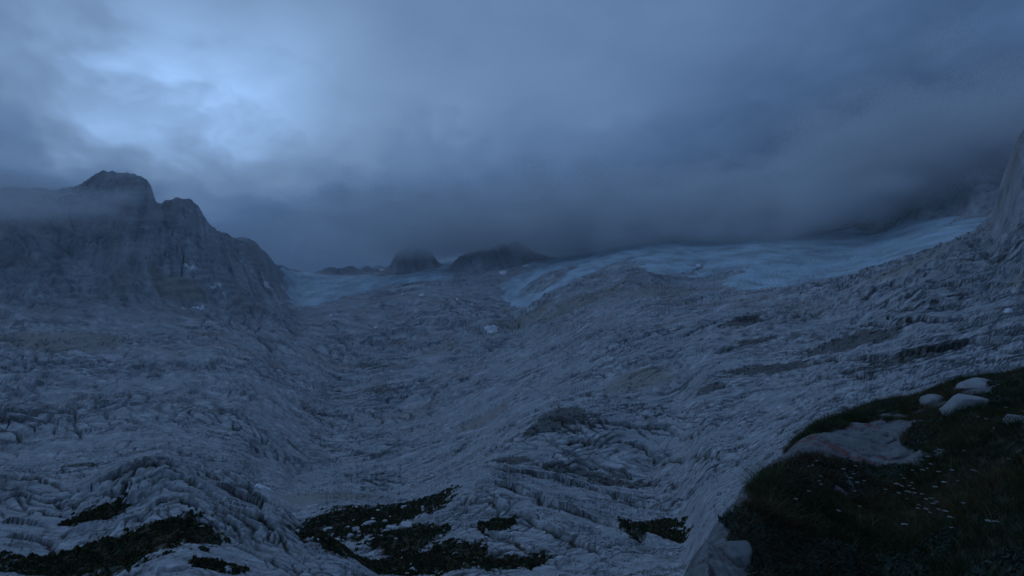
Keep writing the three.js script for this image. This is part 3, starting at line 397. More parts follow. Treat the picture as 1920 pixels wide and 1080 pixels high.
tag(meshOf(regions.knoll, 'rock_hillock', brokenMat), 'ribbed pale limestone hillocks in the middle foreground', 'rock', null, 'structure');
tag(meshOf(regions.slope, 'rock_slope', brokenMat), 'banded pale rock slope rising to the cliff at the right edge', 'slope', null, 'structure');
tag(meshOf(regions.basin, 'rock_basin', brokenMat), 'wide bare limestone basin below the ice', 'terrain', null, 'structure');
tag(meshOf(regions.west, 'mountain', brokenMat), 'dark grey mountain with rounded summit at the left', 'mountain', null, 'structure');
tag(meshOf(regions.wall, 'mountain_wall', brokenMat), 'dark rock wall behind the ice at the right', 'mountain', null, 'structure');
// ice
const iceY = new Float32Array(NV), iceC = new Float32Array(NV * 3), iceMat = new THREE.MeshStandardMaterial({ vertexColors: true, roughness: 0.6 });
iceMat.name = 'glacier_ice';
const makeIce = (w) => {
  const cells = [];
  for (let i = 0; i <= COLS; i++) for (let j = 0; j <= ROWS; j++) {
    const v = i * (ROWS + 1) + j, d = gi[v * 2 + w]; if (d < -60) continue;
    const x = gx[v], z = gz[v], n = fbm(x / 60, z / 140, 5), cre = Math.abs(n2(x / 16 + 2 * n2(x / 70, z / 70), z / 60 + n * 2)), across = Math.abs(n2(x / 70 + n, z / 14));
    iceY[v] = gb[v] + (d > 0 ? 6.5 * (1 - Math.exp(-d / 26)) : d * 0.5) + 5 * n - 2.2 * (1 - sstep(0, 0.2, cre)) - 1.6 * (1 - sstep(0, 0.18, across)) * sstep(-0.1, 0.3, n2(x / 200, z / 200)) - 2;
    const dirt = clamp(0.34 + 1.1 * fbm(x / 55 + 7, z / 120, 5), 0, 1), o = [0.47, 0.62, 0.70];
    mix3(o, [0.17, 0.195, 0.21], dirt * 0.9); mix3(o, [0.60, 0.66, 0.70], sstep(0.15, 0.6, fbm(x / 40, z / 110 + 30, 4)) * 0.45);
    iceC.set(o, v * 3);
    if (i < COLS && j < ROWS && d > -45) cells.push(i * ROWS + j);
  }
  return cells;
};
tag(meshOf(makeIce(0), 'glacier', iceMat, iceY.slice(), iceC.slice()), 'pale blue glacier lying in the pass right of the dark mountain', 'glacier', null, 'structure');
tag(meshOf(makeIce(1), 'glacier_001', iceMat, iceY.slice(), iceC.slice()), 'long blue glacier draped below the cloud, with a narrow tongue', 'glacier', null, 'structure');

// ---------------------------------------------------------------- things lying and growing on the land
function groundAt(x, z) { const r = Math.hypot(x, z), az = Math.atan2(x, -z), y = slopeIn(profileAt(az), r) * r; D.dome = 0; relief(x, z, y, r, az); return y + EYE + D.dy; }
const names = new Map();
const numbered = (n) => { const k = names.get(n) || 0; names.set(n, k + 1); return k ? n + '_' + String(k).padStart(3, '0') : n; };
const FLOWERS = [[2.53,-4.65],[2.6,-4.67],[2.57,-4.61],[2.5,-4.46],[2.47,-4.36],[2.24,-4.11],[2.06,-3.96],[2.38,-4.23],[2.95,-4.66],[2.98,-4.61],[2.9,-4.61],[2.87,-4.5],[2.77,-4.39],[2.78,-4.48],[2.78,-4.56],[3.35,-5.0],[3.05,-4.44],[3.06,-4.35],[3.07,-4.32],[3.07,-4.26],[3.14,-4.27],[3.15,-4.26],[3.0,-4.24],[2.95,-4.1],[3.02,-4.15],[3.06,-4.12],[3.09,-4.12],[3.06,-4.02],[2.92,-3.94],[2.9,-3.89],[2.88,-3.81],[2.85,-3.76],[2.98,-3.88],[2.92,-3.75],[2.9,-3.73],[2.85,-3.67],[2.97,-3.81],[2.8,-3.5],[2.75,-3.31],[2.67,-3.07],[2.58,-2.9],[2.72,-3.41],[2.66,-3.3],[2.69,-3.7],[3.12,-3.69],[3.19,-3.89],[3.34,-4.14],[3.3,-4.11],[3.18,-4.0],[3.12,-4.0],[3.39,-4.57],[3.43,-4.49],[3.47,-4.54],[3.61,-4.66],[3.71,-4.71],[3.55,-4.63],[3.54,-4.69],[3.6,-4.86],[3.44,-4.56],[3.62,-4.6],[3.57,-4.31],[4.1,-4.77],[4.08,-4.69],[4.45,-5.96],[4.27,-5.66],[4.14,-7.37],[3.25,-4.45],[3.26,-4.53],[3.38,-4.75],[3.33,-4.67],[2.63,-4.14],[3.22,-3.53],[3.43,-4.37],[3.6,-5.15],[2.31,-3.9],[3.43,-5.3],[4.31,-4.61],[4.28,-4.71],[5.36,-6.05],[5.23,-5.83]];
const BOULDERS = [[-44.6,-55.9,1.55],[-46.5,-56.6,1.3],[-22.5,-70.3,1.02],[-21.6,-73.1,1.05],[-19.1,-82.4,1.17],[-12.2,-76.5,2.29],[-21.6,-82.1,2.51],[-17.0,-76.5,1.7],[-14.1,-73.4,2.58],[-19.1,-96.6,1.55],[-14.0,-85.5,0.77],[-26.5,-74.8,1.09],[-20.8,-54.3,0.57],[-24.0,-70.8,1.47],[-27.2,-80.8,1.68],[-22.1,-77.5,1.43],[-18.8,-70.5,0.86],[-9.3,-50.9,1.12],[-17.4,-74.9,1.21],[-16.3,-31.4,0.87],[265.8,-326.4,7.46],[-40.7,-104.2,1.32],[-22.9,-53.4,0.57],[29.5,-107.9,1.54],[-9.0,-70.7,0.84],[-3.3,-60.6,0.72],[7.5,-45.1,0.63],[2.5,-50.3,0.59]];
const STONES = [[-30.6,-97.3,0.7],[-23.0,-99.0,0.4],[-12.4,-48.2,0.2],[-22.4,-70.1,0.43],[-6.7,-52.0,0.31],[-12.2,-37.9,0.23],[-9.1,-74.8,0.45],[-12.2,-41.3,0.25],[-16.2,-44.4,0.33],[-19.8,-89.1,0.63],[-11.6,-38.9,0.36],[-8.9,-81.8,0.49],[-10.4,-52.2,0.47],[-25.1,-76.3,0.47],[-22.9,-92.2,0.56],[-12.9,-42.0,0.17],[-16.3,-43.1,0.27],[-13.6,-62.5,0.38],[-14.9,-43.2,0.18],[-22.5,-88.4,0.63],[-23.9,-79.4,0.73],[-19.4,-68.0,0.42],[-41.1,-113.9,0.6],[-20.3,-67.4,0.35],[-13.0,-36.8,0.23],[-25.6,-107.1,0.43],[-4.2,-46.7,0.28],[-21.2,-54.4,0.29],[-8.6,-66.0,0.59],[-14.3,-87.6,0.79],[-24.8,-75.0,0.39],[-20.7,-66.7,0.34],[-31.4,-111.1,0.45],[-18.3,-76.2,0.46],[-3.2,-57.8,0.4],[-3.7,-62.3,0.31],[-40.2,-112.7,0.59],[-9.4,-49.2,0.44],[-17.7,-46.5,0.24],[-30.4,-106.3,0.98],[-11.2,-37.8,0.19],[-19.6,-84.4,0.6],[-19.6,-86.2,0.61],[-12.2,-39.4,0.2],[-24.2,-107.4,0.65],[-21.8,-70.6,0.36],[-21.2,-83.6,0.51],[-13.8,-36.5,0.35],[-16.3,-45.9,0.19],[-22.3,-98.3,0.5],[-4.5,-58.2,0.29],[-17.5,-62.6,0.38],[-7.1,-60.8,0.36],[-21.4,-76.4,0.55],[-13.2,-35.7,0.19],[-14.1,-37.0,0.2],[-9.6,-72.3,0.29],[-5.4,-54.7,0.38],[-11.6,-57.9,0.41],[-36.6,-114.0,0.59],[-14.5,-37.0,0.16],[-15.2,-58.3,0.42],[-5.7,-59.3,0.29],[-15.6,-46.0,0.43],[-8.3,-63.7,0.57],[-24.9,-101.5,0.93],[-16.4,-46.1,0.29],[-16.4,-87.2,0.52],[-13.8,-37.6,0.16],[-23.4,-79.5,0.33],[-16.8,-46.0,0.34],[-11.9,-36.6,0.27],[-22.9,-72.7,0.53],[-38.5,-106.0,1.0],[-8.3,-67.4,0.47],[-15.4,-60.8,0.43],[-14.0,-37.6,0.2],[-8.9,-50.4,0.35],[-14.3,-57.0,0.29],[-24.7,-92.1,0.47],[-12.2,-43.1,0.26],[-10.8,-51.5,0.26],[-20.4,-52.0,0.49],[-14.3,-40.1,0.38],[-23.2,-101.0,0.51],[-20.8,-81.6,0.41],[-6.4,-47.8,0.19],[-9.9,-60.4,0.36],[-10.7,-51.3,0.46],[-12.2,-41.9,0.3],[-12.8,-68.7,0.34],[-20.7,-67.0,0.41],[-37.4,-106.8,0.56],[-9.9,-60.2,0.36],[-5.7,-65.0,0.58],[-7.0,-56.3,0.22],[-15.9,-43.1,0.23],[-22.0,-77.9,0.4],[-31.6,-107.8,0.44],[-12.6,-58.4,0.24],[-6.3,-52.0,0.21],[-15.9,-46.7,0.34],[-8.2,-48.6,0.19],[-6.6,-48.5,0.19],[-24.5,-72.8,0.38],[-9.9,-53.6,0.32],[-5.7,-54.9,0.49],[-22.8,-72.4,0.37],[-25.2,-86.9,0.53],[-14.1,-66.4,0.47]];
const SNOW = [[-678.9,-1142.5,14.4,7.9],[-576.5,-996.3,12.5,9.2],[-619.1,-1122.7,5.7,5.1],[-621.2,-1151.0,4.5,10.4],[-588.9,-973.0,5.0,4.5],[-43.6,-1109.6,14.2,24.3],[-304.5,-1214.1,6.2,15.4],[-327.5,-1622.5,4.9,12.2],[-259.4,-1550.0,10.1,15.7],[-149.9,-1478.6,5.1,12.8],[-106.8,-1447.0,4.3,10.7],[475.2,-1721.3,15.8,39.6],[-32.3,-1926.1,15.2,34.5],[51.0,-2069.3,12.2,24.8],[154.3,-168.6,1.1,2.7],[-240.3,-1356.5,5.4,8.3],[492.5,-1427.5,7.4,18.6],[309.6,-1653.2,18.2,30.2],[-71.1,-155.3,2.2,5.5],[-671.7,-1586.3,6.8,10.3],[-643.4,-1420.1,7.7,9.4],[-447.6,-1338.1,5.6,11.3],[-604.3,-1136.5,3.8,7.7]];
const TRAIL = [[-7.7,-143.0],[-3.1,-127.0],[0.6,-120.2],[5.0,-114.4],[9.2,-110.6],[12.6,-107.2],[15.3,-104.2],[18.5,-99.5],[22.2,-97.9]];

// boulders: broken limestone blocks, six shapes
reseed(31);
function boulderGeometry(seed, flat) {
  let g = new THREE.IcosahedronGeometry(0.5, 5); g.deleteAttribute('uv'); g.deleteAttribute('normal'); g = mergeVertices(g, 1e-4);
  const p = g.attributes.position, cuts = [], uv = [], col = new Float32Array(p.count * 3);
  for (let i = 0; i < 11; i++) { const n = new THREE.Vector3(rnd() - 0.5, rnd() * 0.9 - 0.25, rnd() - 0.5).normalize(); cuts.push([n, 0.27 + 0.16 * rnd()]); }
  const v = new THREE.Vector3();
  for (let i = 0; i < p.count; i++) {
    v.fromBufferAttribute(p, i);
    for (const [n, d] of cuts) { const k = v.dot(n) - d; if (k > 0) v.addScaledVector(n, -k * 0.92); }
    const s = 1 + 0.16 * fbm3(v.x * 4 + seed, v.y * 4, v.z * 4, 4) - 0.07 * Math.abs(fbm3(v.x * 11, v.y * 11 + seed, v.z * 11, 4)) - 0.06 * (1 - sstep(0, 0.08, Math.abs(n3(v.x * 3 + seed, v.y * 3, v.z * 3)))); v.multiplyScalar(s); v.y = v.y * flat + 0.16 * flat;
    p.setXYZ(i, v.x, v.y, v.z);
    uv.push((v.x + v.y * 0.7) * 2, (v.z + v.y * 0.7) * 2); const o = [...C.pale]; mix3(o, C.dark, sstep(0.0, 0.45, fbm3(v.x * 6 + seed, v.y * 6 + 4, v.z * 6, 4)) * 0.7); const b = 1 + 0.2 * n3(v.x * 30, v.y * 30, v.z * 30); col.set([o[0] * b, o[1] * b, o[2] * b], i * 3);
  }
  g.setAttribute('color', new THREE.BufferAttribute(col, 3)); g.setAttribute('uv', new THREE.Float32BufferAttribute(uv, 2)); g.computeVertexNormals(); return g;
}
const boulderShapes = [0, 1, 2, 3, 4, 5].map((k) => boulderGeometry(k * 13.7, 0.62 + 0.05 * k));
const boulderMat = new THREE.MeshStandardMaterial({ vertexColors: true, roughness: 0.93 }); boulderMat.name = 'boulder_limestone'; boulderMat.bumpMap = rockMat.bumpMap; boulderMat.bumpScale = 0.03;
function boulder(x, z, w, h, label, group, shape, turn, category = 'boulder', name = 'boulder') {
  const m = new THREE.Mesh(boulderShapes[shape], boulderMat); m.name = numbered(name); m.position.set(x, groundAt(x, z) - 0.05 * w, z); m.rotation.set(0.12 * (rnd() - 0.5), turn, 0.12 * (rnd() - 0.5)); m.scale.set(w, h, w * 0.85);
  m.castShadow = m.receiveShadow = true; tag(m, label, category, group); scene.add(m); return m;
}
boulder(4.92, -5.86, 0.52, 0.62, 'pale angular boulder standing in dark turf above the bare slab', null, 2, 2.2);
boulder(5.60, -7.25, 0.42, 0.26, 'low flat grey rock in turf left of the pale boulder', null, 4, 0.6);
boulder(4.32, -4.62, 0.26, 0.22, 'small grey rock at the right edge below the pale boulder', null, 1, 1.4);
boulder(6.35, -7.35, 0.85, 0.34, 'long low grey rock in turf behind the pale boulder', null, 5, 0.3);
boulder(1.27, -3.10, 0.21, 0.26, 'rounded rock block split off beside the cracked rim at the bottom', null, 3, 0.9);
const spot = (x, z) => (x / -z > 0.02 ? 'on the ribbed rock in the middle foreground' : x / -z > -0.1 ? 'at the right end of the grassy hollow' : x / -z > -0.27 ? 'in the middle of the grassy hollow' : x / -z > -0.36 ? 'in the left part of the grassy hollow' : 'on the slabs of the left hillock');
const BOULDER_LABELS = ['largest pale boulder beside the ledges of the left hillock', 'smaller boulder next to the largest one by the left hillock', null, null, null, 'wide pale boulder at the right end of the grassy hollow', 'wide low boulder in the middle of the grassy hollow', null, 'broadest rock in the grassy hollow, lying along its lower part', 'pale boulder at the upper rim of the grassy hollow'];
BOULDERS.forEach(([x, z, w], i) => {
  const far = Math.hypot(x, z) > 300, label = far ? 'dark lone boulder high on the banded slope at the right' : BOULDER_LABELS[i] || 'loose boulder ' + spot(x, z);
  boulder(x, z, w, w * (0.75 + 0.4 * rnd()), label, BOULDER_LABELS[i] || far ? null : 'loose boulders ' + spot(x, z), i % 6, rnd() * 6.28);
});
for (const [x, z, w] of STONES) boulder(x, z, w * 1.15, w * (0.7 + 0.5 * rnd()), 'small pale stone in the grassy hollow, ' + (z < -78 ? 'far side' : z < -55 ? 'middle' : 'near side') + (x / -z < -0.26 ? ', towards the left hillock' : x / -z < -0.16 ? ', centre of the hollow' : ', towards the ribbed rock'), 'small stones in the hollow ' + (z < -78 ? 'far' : z < -55 ? 'middle' : 'near') + (x / -z < -0.26 ? ' left' : x / -z < -0.16 ? ' centre' : ' right'), Math.floor(rnd() * 6), rnd() * 6.28, 'stone', 'stone');

// snow patches left in the hollows: thin lenses lying in the rock
const snowMat = new THREE.MeshStandardMaterial({ color: new THREE.Color().setRGB(0.8, 0.82, 0.85), roughness: 0.8 }); snowMat.name = 'old_snow';
const SNOW_LABELS = ['long snow streak high on the mountain face at left', 'bright snow strip on the scree below the mountain', null, null, null, 'white snow patch below the tip of the narrow glacier tongue'];
SNOW.forEach(([x, z, a, b], i) => {
  const r0 = Math.hypot(x, z), ux = -z / r0, uz = x / r0, NA2 = 28, NR2 = 7, pos = [], idx = [], lift = 0.35 + 0.0012 * r0;
  for (let j = 0; j <= NR2; j++) for (let k = 0; k < NA2; k++) {
    const t = (k / NA2) * 2 * Math.PI, q = (j / NR2) * (1 + 0.45 * n2(Math.cos(t) * 1.3 + i * 3.1, Math.sin(t) * 1.3 + i) + 0.2 * n2(Math.cos(t) * 4 + i, Math.sin(t) * 4)), c = Math.cos(t) * q * a * 1.05, s = Math.sin(t) * q * b + 0.3 * Math.cos(t) * q * a;
    const X = x + ux * c - (x / r0) * s * -1, Z = z + uz * c + (z / r0) * s, e = j / NR2;
    pos.push(X, groundAt(X, Z) + lift * (1.5 - 2.6 * e * e * e), Z);
    if (j < NR2) { const A = j * NA2 + k, B = j * NA2 + (k + 1) % NA2; idx.push(A, A + NA2, B, B, A + NA2, B + NA2); }
  }
  const g = new THREE.BufferGeometry(); g.setAttribute('position', new THREE.Float32BufferAttribute(pos, 3)); g.setIndex(idx); g.computeVertexNormals();
  const m = new THREE.Mesh(g, snowMat); m.name = numbered('snow_patch'); m.castShadow = m.receiveShadow = true;
  const az = x / -z, where = r0 < 300 ? (x > 0 ? 'on the slope below the cliff at the right edge' : 'behind the left hillock') : az < -0.5 ? 'on the scree foot of the left mountain' : az < -0.36 ? 'beside the left edge of the pass glacier' : az < -0.12 ? 'on bare rock below the pass glacier' : az < 0.05 ? 'between the big rock dome and the narrow ice tongue' : 'at the lower edge of the long glacier';
  tag(m, SNOW_LABELS[i] || 'small white snow patch ' + where, 'snow', SNOW_LABELS[i] ? null : 'snow patches ' + where); scene.add(m);
});

// footpath along the ledge of the middle hillock
{
  const cur = new THREE.CatmullRomCurve3(TRAIL.map(([x, z]) => new THREE.Vector3(x, 0, z))), pts = cur.getSpacedPoints(160), pos = [], idx = [];
  pts.forEach((p, i) => {
    const t = cur.getTangentAt(i / 160), w = 0.42 * (1 + 0.4 * n2(i * 0.21, 3)), nx = -t.z, nz = t.x;
    for (const s of [-1, 0, 1]) { const X = p.x + nx * s * w, Z = p.z + nz * s * w; pos.push(X, groundAt(X, Z) + (s ? 0.02 : 0.16), Z); }
    if (i < 160) for (const s of [0, 1]) { const a = i * 3 + s; idx.push(a, a + 3, a + 1, a + 1, a + 3, a + 4); }
  });
  const g = new THREE.BufferGeometry(); g.setAttribute('position', new THREE.Float32BufferAttribute(pos, 3)); g.setIndex(idx); g.computeVertexNormals();
  const m = new THREE.Mesh(g, new THREE.MeshStandardMaterial({ color: new THREE.Color().setRGB(0.4, 0.39, 0.37), roughness: 1 })); m.material.name = 'trodden_gravel'; m.name = 'path'; m.castShadow = m.receiveShadow = true; scene.add(m);
  tag(m, 'thin pale footpath running along a ledge of the middle hillock', 'path', null, 'structure');
}

// turf: tufts of blades and low leafy cushions on the near hillside
function tuftGeometry(blades, hMin, hMax, width, spread, lean) {
  const pos = [], nor = [];
  for (let b = 0; b < blades; b++) {
    const a = rnd() * 6.28, q = Math.sqrt(rnd()) * spread, x0 = Math.cos(a) * q, z0 = Math.sin(a) * q, d = rnd() * 6.28, h = lerp(hMin, hMax, rnd()), l = h * lean * (0.4 + rnd()), w = width * (0.6 + 0.8 * rnd()), cx = Math.cos(d), cz = Math.sin(d), f = rnd() * 6.28, sx = Math.cos(f) * w, sz = Math.sin(f) * w;
    const at = (t, s) => [x0 + cx * l * t * t + sx * s * (1 - t * 0.9), h * (t - 0.25 * t * t * lean), z0 + cz * l * t * t + sz * s * (1 - t * 0.9)];
    for (let k = 0; k < 3; k++) { const t0 = k / 3, t1 = (k + 1) / 3, A = at(t0, -1), B = at(t0, 1), P = at(t1, -1), Q = at(t1, 1); pos.push(...A, ...B, ...Q); if (k < 2) pos.push(...A, ...Q, ...P); }
  }
  const g = new THREE.BufferGeometry(); g.setAttribute('position', new THREE.Float32BufferAttribute(pos, 3)); g.computeVertexNormals(); return g;
}
function cushionGeometry(n, R, leaf) {
  const pos = [], u = new THREE.Vector3(), v = new THREE.Vector3(), w = new THREE.Vector3(), c = new THREE.Vector3();
  for (let i = 0; i < n; i++) {
    const a = rnd() * 6.28, e = Math.acos(1 - rnd()), d = R * (0.75 + 0.35 * rnd()); c.set(Math.sin(e) * Math.cos(a) * d, Math.cos(e) * d * 0.6, Math.sin(e) * Math.sin(a) * d);
    u.copy(c).normalize().add(v.set(rnd() - 0.5, rnd() - 0.3, rnd() - 0.5)).normalize(); v.set(rnd() - 0.5, rnd() - 0.5, rnd() - 0.5).cross(u).normalize(); w.crossVectors(u, v).multiplyScalar(leaf * 0.35);
    const L = leaf * (0.7 + 0.6 * rnd()), A = c.clone(), B = c.clone().addScaledVector(v, L * 0.5).add(w), E = c.clone().addScaledVector(v, L), G = c.clone().addScaledVector(v, L * 0.5).sub(w);
    for (const t of [A, B, E, A, E, G]) pos.push(t.x, t.y, t.z);
  }
  const g = new THREE.BufferGeometry(); g.setAttribute('position', new THREE.Float32BufferAttribute(pos, 3)); g.computeVertexNormals(); return g;
}
reseed(99);
const grassMat = new THREE.MeshPhysicalMaterial({ color: 0xffffff, roughness: 0.9, transmission: 0.25, thickness: 0, specularIntensity: 0.25 }); grassMat.name = 'grass_blades';
const PALETTE = [[0.055, 0.070, 0.026], [0.040, 0.056, 0.025], [0.115, 0.085, 0.038], [0.085, 0.055, 0.028], [0.20, 0.17, 0.10]];
function carpet(name, label, geo, count, size, tint, keep) {
  const m = new THREE.InstancedMesh(geo, grassMat, count), M = new THREE.Matrix4(), q = new THREE.Quaternion(), e = new THREE.Euler(), s = new THREE.Vector3(), p = new THREE.Vector3(), c = new THREE.Color();
  let n = 0, tries = 0;
  while (n < count && tries++ < count * 12) {
    const az = lerp(0.16, 0.86, rnd()), r = lerp(2.2, hillEdge(az) * 1.06, Math.pow(rnd(), 0.62)), x = r * Math.sin(az), z = -r * Math.cos(az);
    if (hillTurf(x, z) < 0.5 || !keep(x, z)) continue;
    const k = size * (0.65 + 0.7 * rnd()) * (1 + 0.3 * n2(x * 1.1, z * 1.1));
    q.setFromEuler(e.set((rnd() - 0.5) * 0.4, rnd() * 6.28, (rnd() - 0.5) * 0.4)); M.compose(p.set(x, groundAt(x, z) - 0.01, z), q, s.set(k, k * (0.8 + 0.4 * rnd()), k)); m.setMatrixAt(n, M);
    const t = tint(x, z); m.setColorAt(n, c.setRGB(t[0], t[1], t[2])); n++;
  }
  m.count = n; m.name = name; m.castShadow = m.receiveShadow = true; tag(m, label, 'grass', null, 'stuff'); scene.add(m);
}
const pick = (x, z) => { const b = 0.75 + 0.5 * rnd(), k = n2(x * 0.9 + 4, z * 0.9) + 0.5 * (rnd() - 0.5), o = PALETTE[k > 0.35 ? 3 : k > 0.12 ? 2 : k > -0.25 ? 0 : 1]; const d = rnd() < 0.09 ? PALETTE[4] : o; return [d[0] * b, d[1] * b, d[2] * b]; };
carpet('grass', 'dark wiry grass covering the near hillside', tuftGeometry(26, 0.03, 0.10, 0.0022, 0.05, 0.8), 15000, 1, pick, () => true);
carpet('grass_001', 'taller drooping grass tufts along the turf edge', tuftGeometry(36, 0.08, 0.18, 0.0024, 0.07, 1.0), 900, 1, pick, (x, z) => n2(x * 1.3 + 9, z * 1.3) > 0.2);
carpet('ground_cover', 'low grey green leafy cushions growing between the grass', cushionGeometry(70, 0.07, 0.03), 3200, 1, (x, z) => { const b = 0.7 + 0.6 * rnd(); return [0.046 * b, 0.070 * b, 0.052 * b]; }, (x, z) => n2(x * 0.8 + 30, z * 0.8) > 0.08);

// coarse turf of the hollow and the hillock ledges
{
  const geo = cushionGeometry(46, 0.16, 0.13), spots = MEADOWS.filter(([x, z]) => Math.hypot(x, z) < 118), N = 9000, m = new THREE.InstancedMesh(geo, grassMat, N), M = new THREE.Matrix4(), q = new THREE.Quaternion(), e = new THREE.Euler(), c = new THREE.Color(), o = [0, 0, 0];
  let n = 0, tries = 0;
  while (n < N && tries++ < N * 6) {
    const [mx, mz, ra, rb] = spots[Math.floor(rnd() * spots.length)], mr = Math.hypot(mx, mz), a = (rnd() * 2 - 1) * ra * 1.5, b = (rnd() * 2 - 1) * rb * 1.5, x = mx + (a * -mz + b * mx) / mr, z = mz + (a * mx + b * mz) / mr, r = Math.hypot(x, z), az = Math.atan2(x, -z);
    if (r < 30 || rnd() > (ra * rb) / 40 + 0.15) continue;
    const y = slopeIn(profileAt(az), r) * r; D.dome = 0; relief(x, z, y, r, az); const h = y + EYE + D.dy; paint(x, z, y, r, az, o); if (D.turf < 0.6) continue;
    const k = 0.7 + 1.1 * rnd(), t = pick(x, z); q.setFromEuler(e.set(0.3 * (rnd() - 0.5), rnd() * 6.28, 0.3 * (rnd() - 0.5))); M.compose(new THREE.Vector3(x, h - 0.04, z), q, new THREE.Vector3(k, k * (0.6 + 0.8 * rnd()), k)); m.setMatrixAt(n, M); m.setColorAt(n, c.setRGB(t[0] * 0.8, t[1] * 0.85, t[2] * 0.8)); n++;
  }
  m.count = n; m.name = 'turf'; m.castShadow = m.receiveShadow = true; tag(m, 'dark tufted turf in the hollow and on the hillock ledges', 'grass', null, 'stuff'); scene.add(m);
}

// white umbel flowers
const stemMat = new THREE.MeshStandardMaterial({ color: new THREE.Color().setRGB(0.05, 0.06, 0.025), roughness: 0.9 }); stemMat.name = 'flower_stem';
const petalMat = new THREE.MeshPhysicalMaterial({ color: new THREE.Color().setRGB(0.5, 0.5, 0.48), roughness: 0.9, transmission: 0.3, thickness: 0, specularIntensity: 0.2 }); petalMat.name = 'white_petals';
const flowerKinds = [0, 1, 2].map((k) => {
  const H = 0.13 + 0.03 * k, R = 0.015 + 0.004 * k, stems = [new THREE.CylinderGeometry(0.0013, 0.0018, H, 5).translate(0, H / 2, 0)], pet = [];
  for (let i = 0; i < 13; i++) {
    const a = i * 2.4, q = R * Math.sqrt(i / 12), x = Math.cos(a) * q, z = Math.sin(a) * q, y = H + 0.012 - 8 * q * q + 0.003 * (rnd() - 0.5), len = Math.hypot(q, 0.016);
    stems.push(new THREE.CylinderGeometry(0.0006, 0.0007, len, 4).rotateX(Math.PI / 2).applyMatrix4(new THREE.Matrix4().lookAt(new THREE.Vector3(x, y, z), new THREE.Vector3(0, H - 0.005, 0), new THREE.Vector3(0.1, 1, 0.2))).translate(x / 2, (y + H - 0.005) / 2, z / 2));
    for (let f = 0; f < 5; f++) { const t = a + f * 1.2566, d = 0.0042, g = new THREE.SphereGeometry(0.0031, 5, 3).scale(1, 0.35, 0.8).rotateZ(0.35).rotateY(-t).translate(x + Math.cos(t) * d, y + 0.001, z + Math.sin(t) * d); pet.push(g); }
  }
  return [mergeGeometries(stems), mergeGeometries(pet)];
});
FLOWERS.forEach(([x, z], i) => {
  const [sg, hg] = flowerKinds[i % 3], o = new THREE.Group(); o.name = numbered('white_flower'); o.position.set(x, groundAt(x, z) - 0.02, z); o.rotation.set(0.3 * (rnd() - 0.5), rnd() * 6.28, 0.3 * (rnd() - 0.5)); const k = 0.45 + 0.55 * rnd() * rnd() + 0.1 * rnd(); o.scale.set(k, 0.7 + 0.5 * rnd(), k);
  const a = new THREE.Mesh(sg, stemMat), b = new THREE.Mesh(hg, petalMat); a.name = 'stem'; b.name = 'flower_head'; for (const m of [a, b]) { m.castShadow = m.receiveShadow = true; o.add(m); }
  const where = z < -5.4 ? 'in turf between the bare slab and the pale boulder' : x < 2.72 ? 'in turf near the rocky rim, left of the others' : Math.hypot(x, z) < 4.75 ? 'in the dense flower patch at the front of the turf' : x < 3.35 ? 'just below the bare slab' : 'in turf right of the bare slab';
  tag(o, 'small white umbel flower ' + where, 'flower', 'white flowers ' + where); scene.add(o);
});

// ---------------------------------------------------------------- low cloud: drifts of fine droplet flakes, dense inside and feathering out
const mistMat = new THREE.MeshPhysicalMaterial({ color: new THREE.Color().setRGB(0.985, 0.985, 0.985), roughness: 1, transmission: 0.5, thickness: 0, specularIntensity: 0 });
mistMat.name = 'cloud_droplets';
function puffGeometry(n, size) {                                       // flakes scattered through a soft ball of radius 1
  const pos = new Float32Array(n * 9), a = new THREE.Vector3(), b = new THREE.Vector3(), c = new THREE.Vector3();
  for (let i = 0; i < n; i++) {
    let x, y, z, q; do { x = rnd() * 2 - 1; y = rnd() * 2 - 1; z = rnd() * 2 - 1; q = x * x + y * y + z * z; } while (q > 1 || rnd() > (1 - q) ** 1.2);
    a.set(rnd() - 0.5, rnd() - 0.5, rnd() - 0.5).normalize(); b.set(rnd() - 0.5, rnd() - 0.5, rnd() - 0.5).cross(a).normalize(); c.crossVectors(a, b);
    for (let k = 0; k < 3; k++) { const t = (k * 2 * Math.PI) / 3, ct = Math.cos(t) * size, st = Math.sin(t) * size; pos[i * 9 + k * 3] = x + b.x * ct + c.x * st; pos[i * 9 + k * 3 + 1] = y + b.y * ct + c.y * st; pos[i * 9 + k * 3 + 2] = z + b.z * ct + c.z * st; }
  }
  const g = new THREE.BufferGeometry(); g.setAttribute('position', new THREE.BufferAttribute(pos, 3)); g.computeVertexNormals(); return g;
}
reseed(777);
const puff = puffGeometry(9000, 0.009), thinPuff = puffGeometry(3000, 0.009);
const polar = (px, r) => { const a = Math.atan((px - 960) / 1015.6); return [r * Math.sin(a), -r * Math.cos(a)]; };
function cloud(name, label, count, place, geo = puff) {                            // place() returns [x, y, z, radius, flatness] or null
  const m = new THREE.InstancedMesh(geo, mistMat, count), M = new THREE.Matrix4(), q = new THREE.Quaternion(), e = new THREE.Euler(), s = new THREE.Vector3(), p = new THREE.Vector3();
  let n = 0, tries = 0;
  while (n < count && tries++ < count * 60) {
    const k = place(); if (!k) continue;
    q.setFromEuler(e.set((rnd() - 0.5) * 0.5, rnd() * 6.28, (rnd() - 0.5) * 0.5)); s.set(k[3], k[3] * (k[4] ?? 0.6), k[3]);
    M.compose(p.set(k[0], k[1], k[2]), q, s); m.setMatrixAt(n++, M);
  }
  m.count = n; m.name = name; m.castShadow = m.receiveShadow = true; tag(m, label, 'cloud', null, 'stuff'); scene.add(m); return m;
}
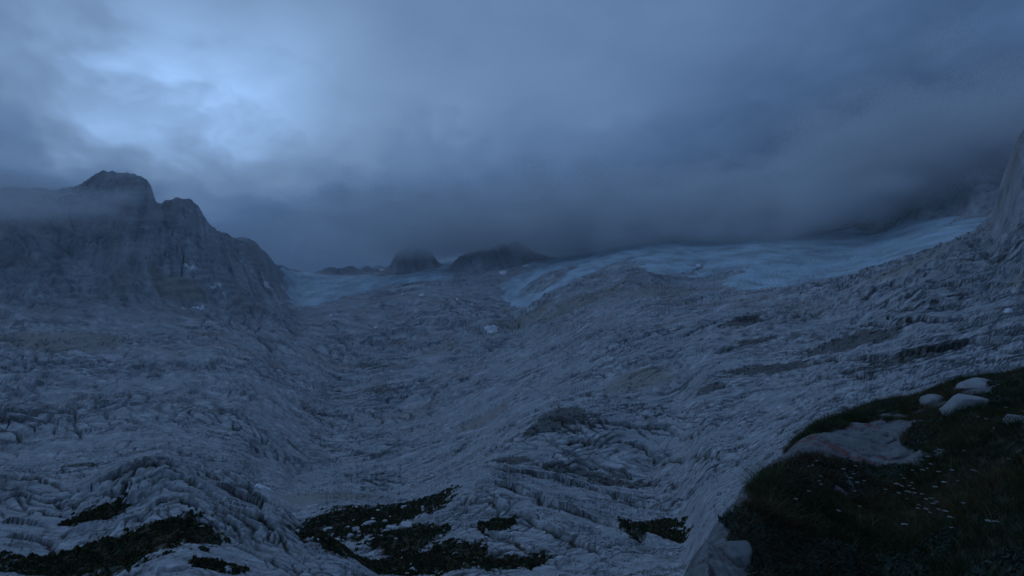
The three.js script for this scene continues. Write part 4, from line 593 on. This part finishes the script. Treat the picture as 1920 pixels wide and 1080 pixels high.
// the deck that hides the ridge behind the ice
cloud('cloud', 'dark low cloud deck lying on the glacier ridge and rock wall', 1500, () => {
  const px = 860 + rnd() * 1280, r = (px > 1500 ? 1550 : 1900) + rnd() * 900, [x, z] = polar(px, r);
  const base = (px < 1500 ? lerp(176, 190, sstep(900, 1300, px)) : lerp(190, 250, (px - 1500) / 400)) + 26 * n2(x / 260, z / 260) + 10 * n2(x / 90, z / 90);
  const y = base + 420 * rnd() ** 1.2;
  const dens = sstep(860, 1150, px) * sstep(1900, 2150, r + (px > 1500 ? 350 : 0)) * (0.8 + 0.2 * sstep(-0.3, 0.3, n3(x / 200, y / 120, z / 200))) * (1 - sstep(base + 120, base + 420, y)) * sstep(0, 80, y - base);
  return rnd() < dens ? [x, y, z, 65 + 50 * rnd(), 0.5] : null;
});

// thin cloud caught on the summit of the mountain at the left
cloud('cloud_001', 'thin wisps of cloud wrapped round the summit of the left mountain', 640, () => {
  const px = -260 + rnd() * 600, r = 1150 + rnd() * 330, [x, z] = polar(px, r), up = 0.03 + rnd() * 0.24, y = up * r;
  const along = n3((x + y * 0.9) / 130, (y - x * 0.25) / 60, z / 260), top = lerp(0.15, 0.178, sstep(-200, 230, px));
  const dens = sstep(0.0, 0.4, along + 0.1) * sstep(0.05, 0.12, up) * (1 - sstep(top - 0.02, top + 0.02, up)) * (1 - sstep(210, 320, px));
  return rnd() < dens * 0.9 ? [x, y, z, 26 + 26 * rnd(), 0.5] : null;
}, thinPuff);
// the torn western end of the deck, veiling the domes
cloud('cloud_002', 'thin grey cloud veil hiding the tops of the dark rock domes', 1500, () => {
  const px = 480 + rnd() * 800, r = 2050 + rnd() * 700, [x, z] = polar(px, r), base = 172 + 22 * n2(x / 260, z / 260) + 10 * n2(x / 90, z / 90), y = base + 380 * rnd() ** 1.2;
  const dens = sstep(480, 900, px) * (1 - sstep(900, 1260, px)) * (0.55 + 0.45 * sstep(-0.4, 0.4, n3(x / 260, y / 110, z / 260))) * (1 - sstep(base + 110, base + 380, y)) * sstep(0, 70, y - base);
  return rnd() < dens ? [x, y, z, 60 + 45 * rnd(), 0.5] : null;
}, thinPuff);

renderer.render(scene, camera);
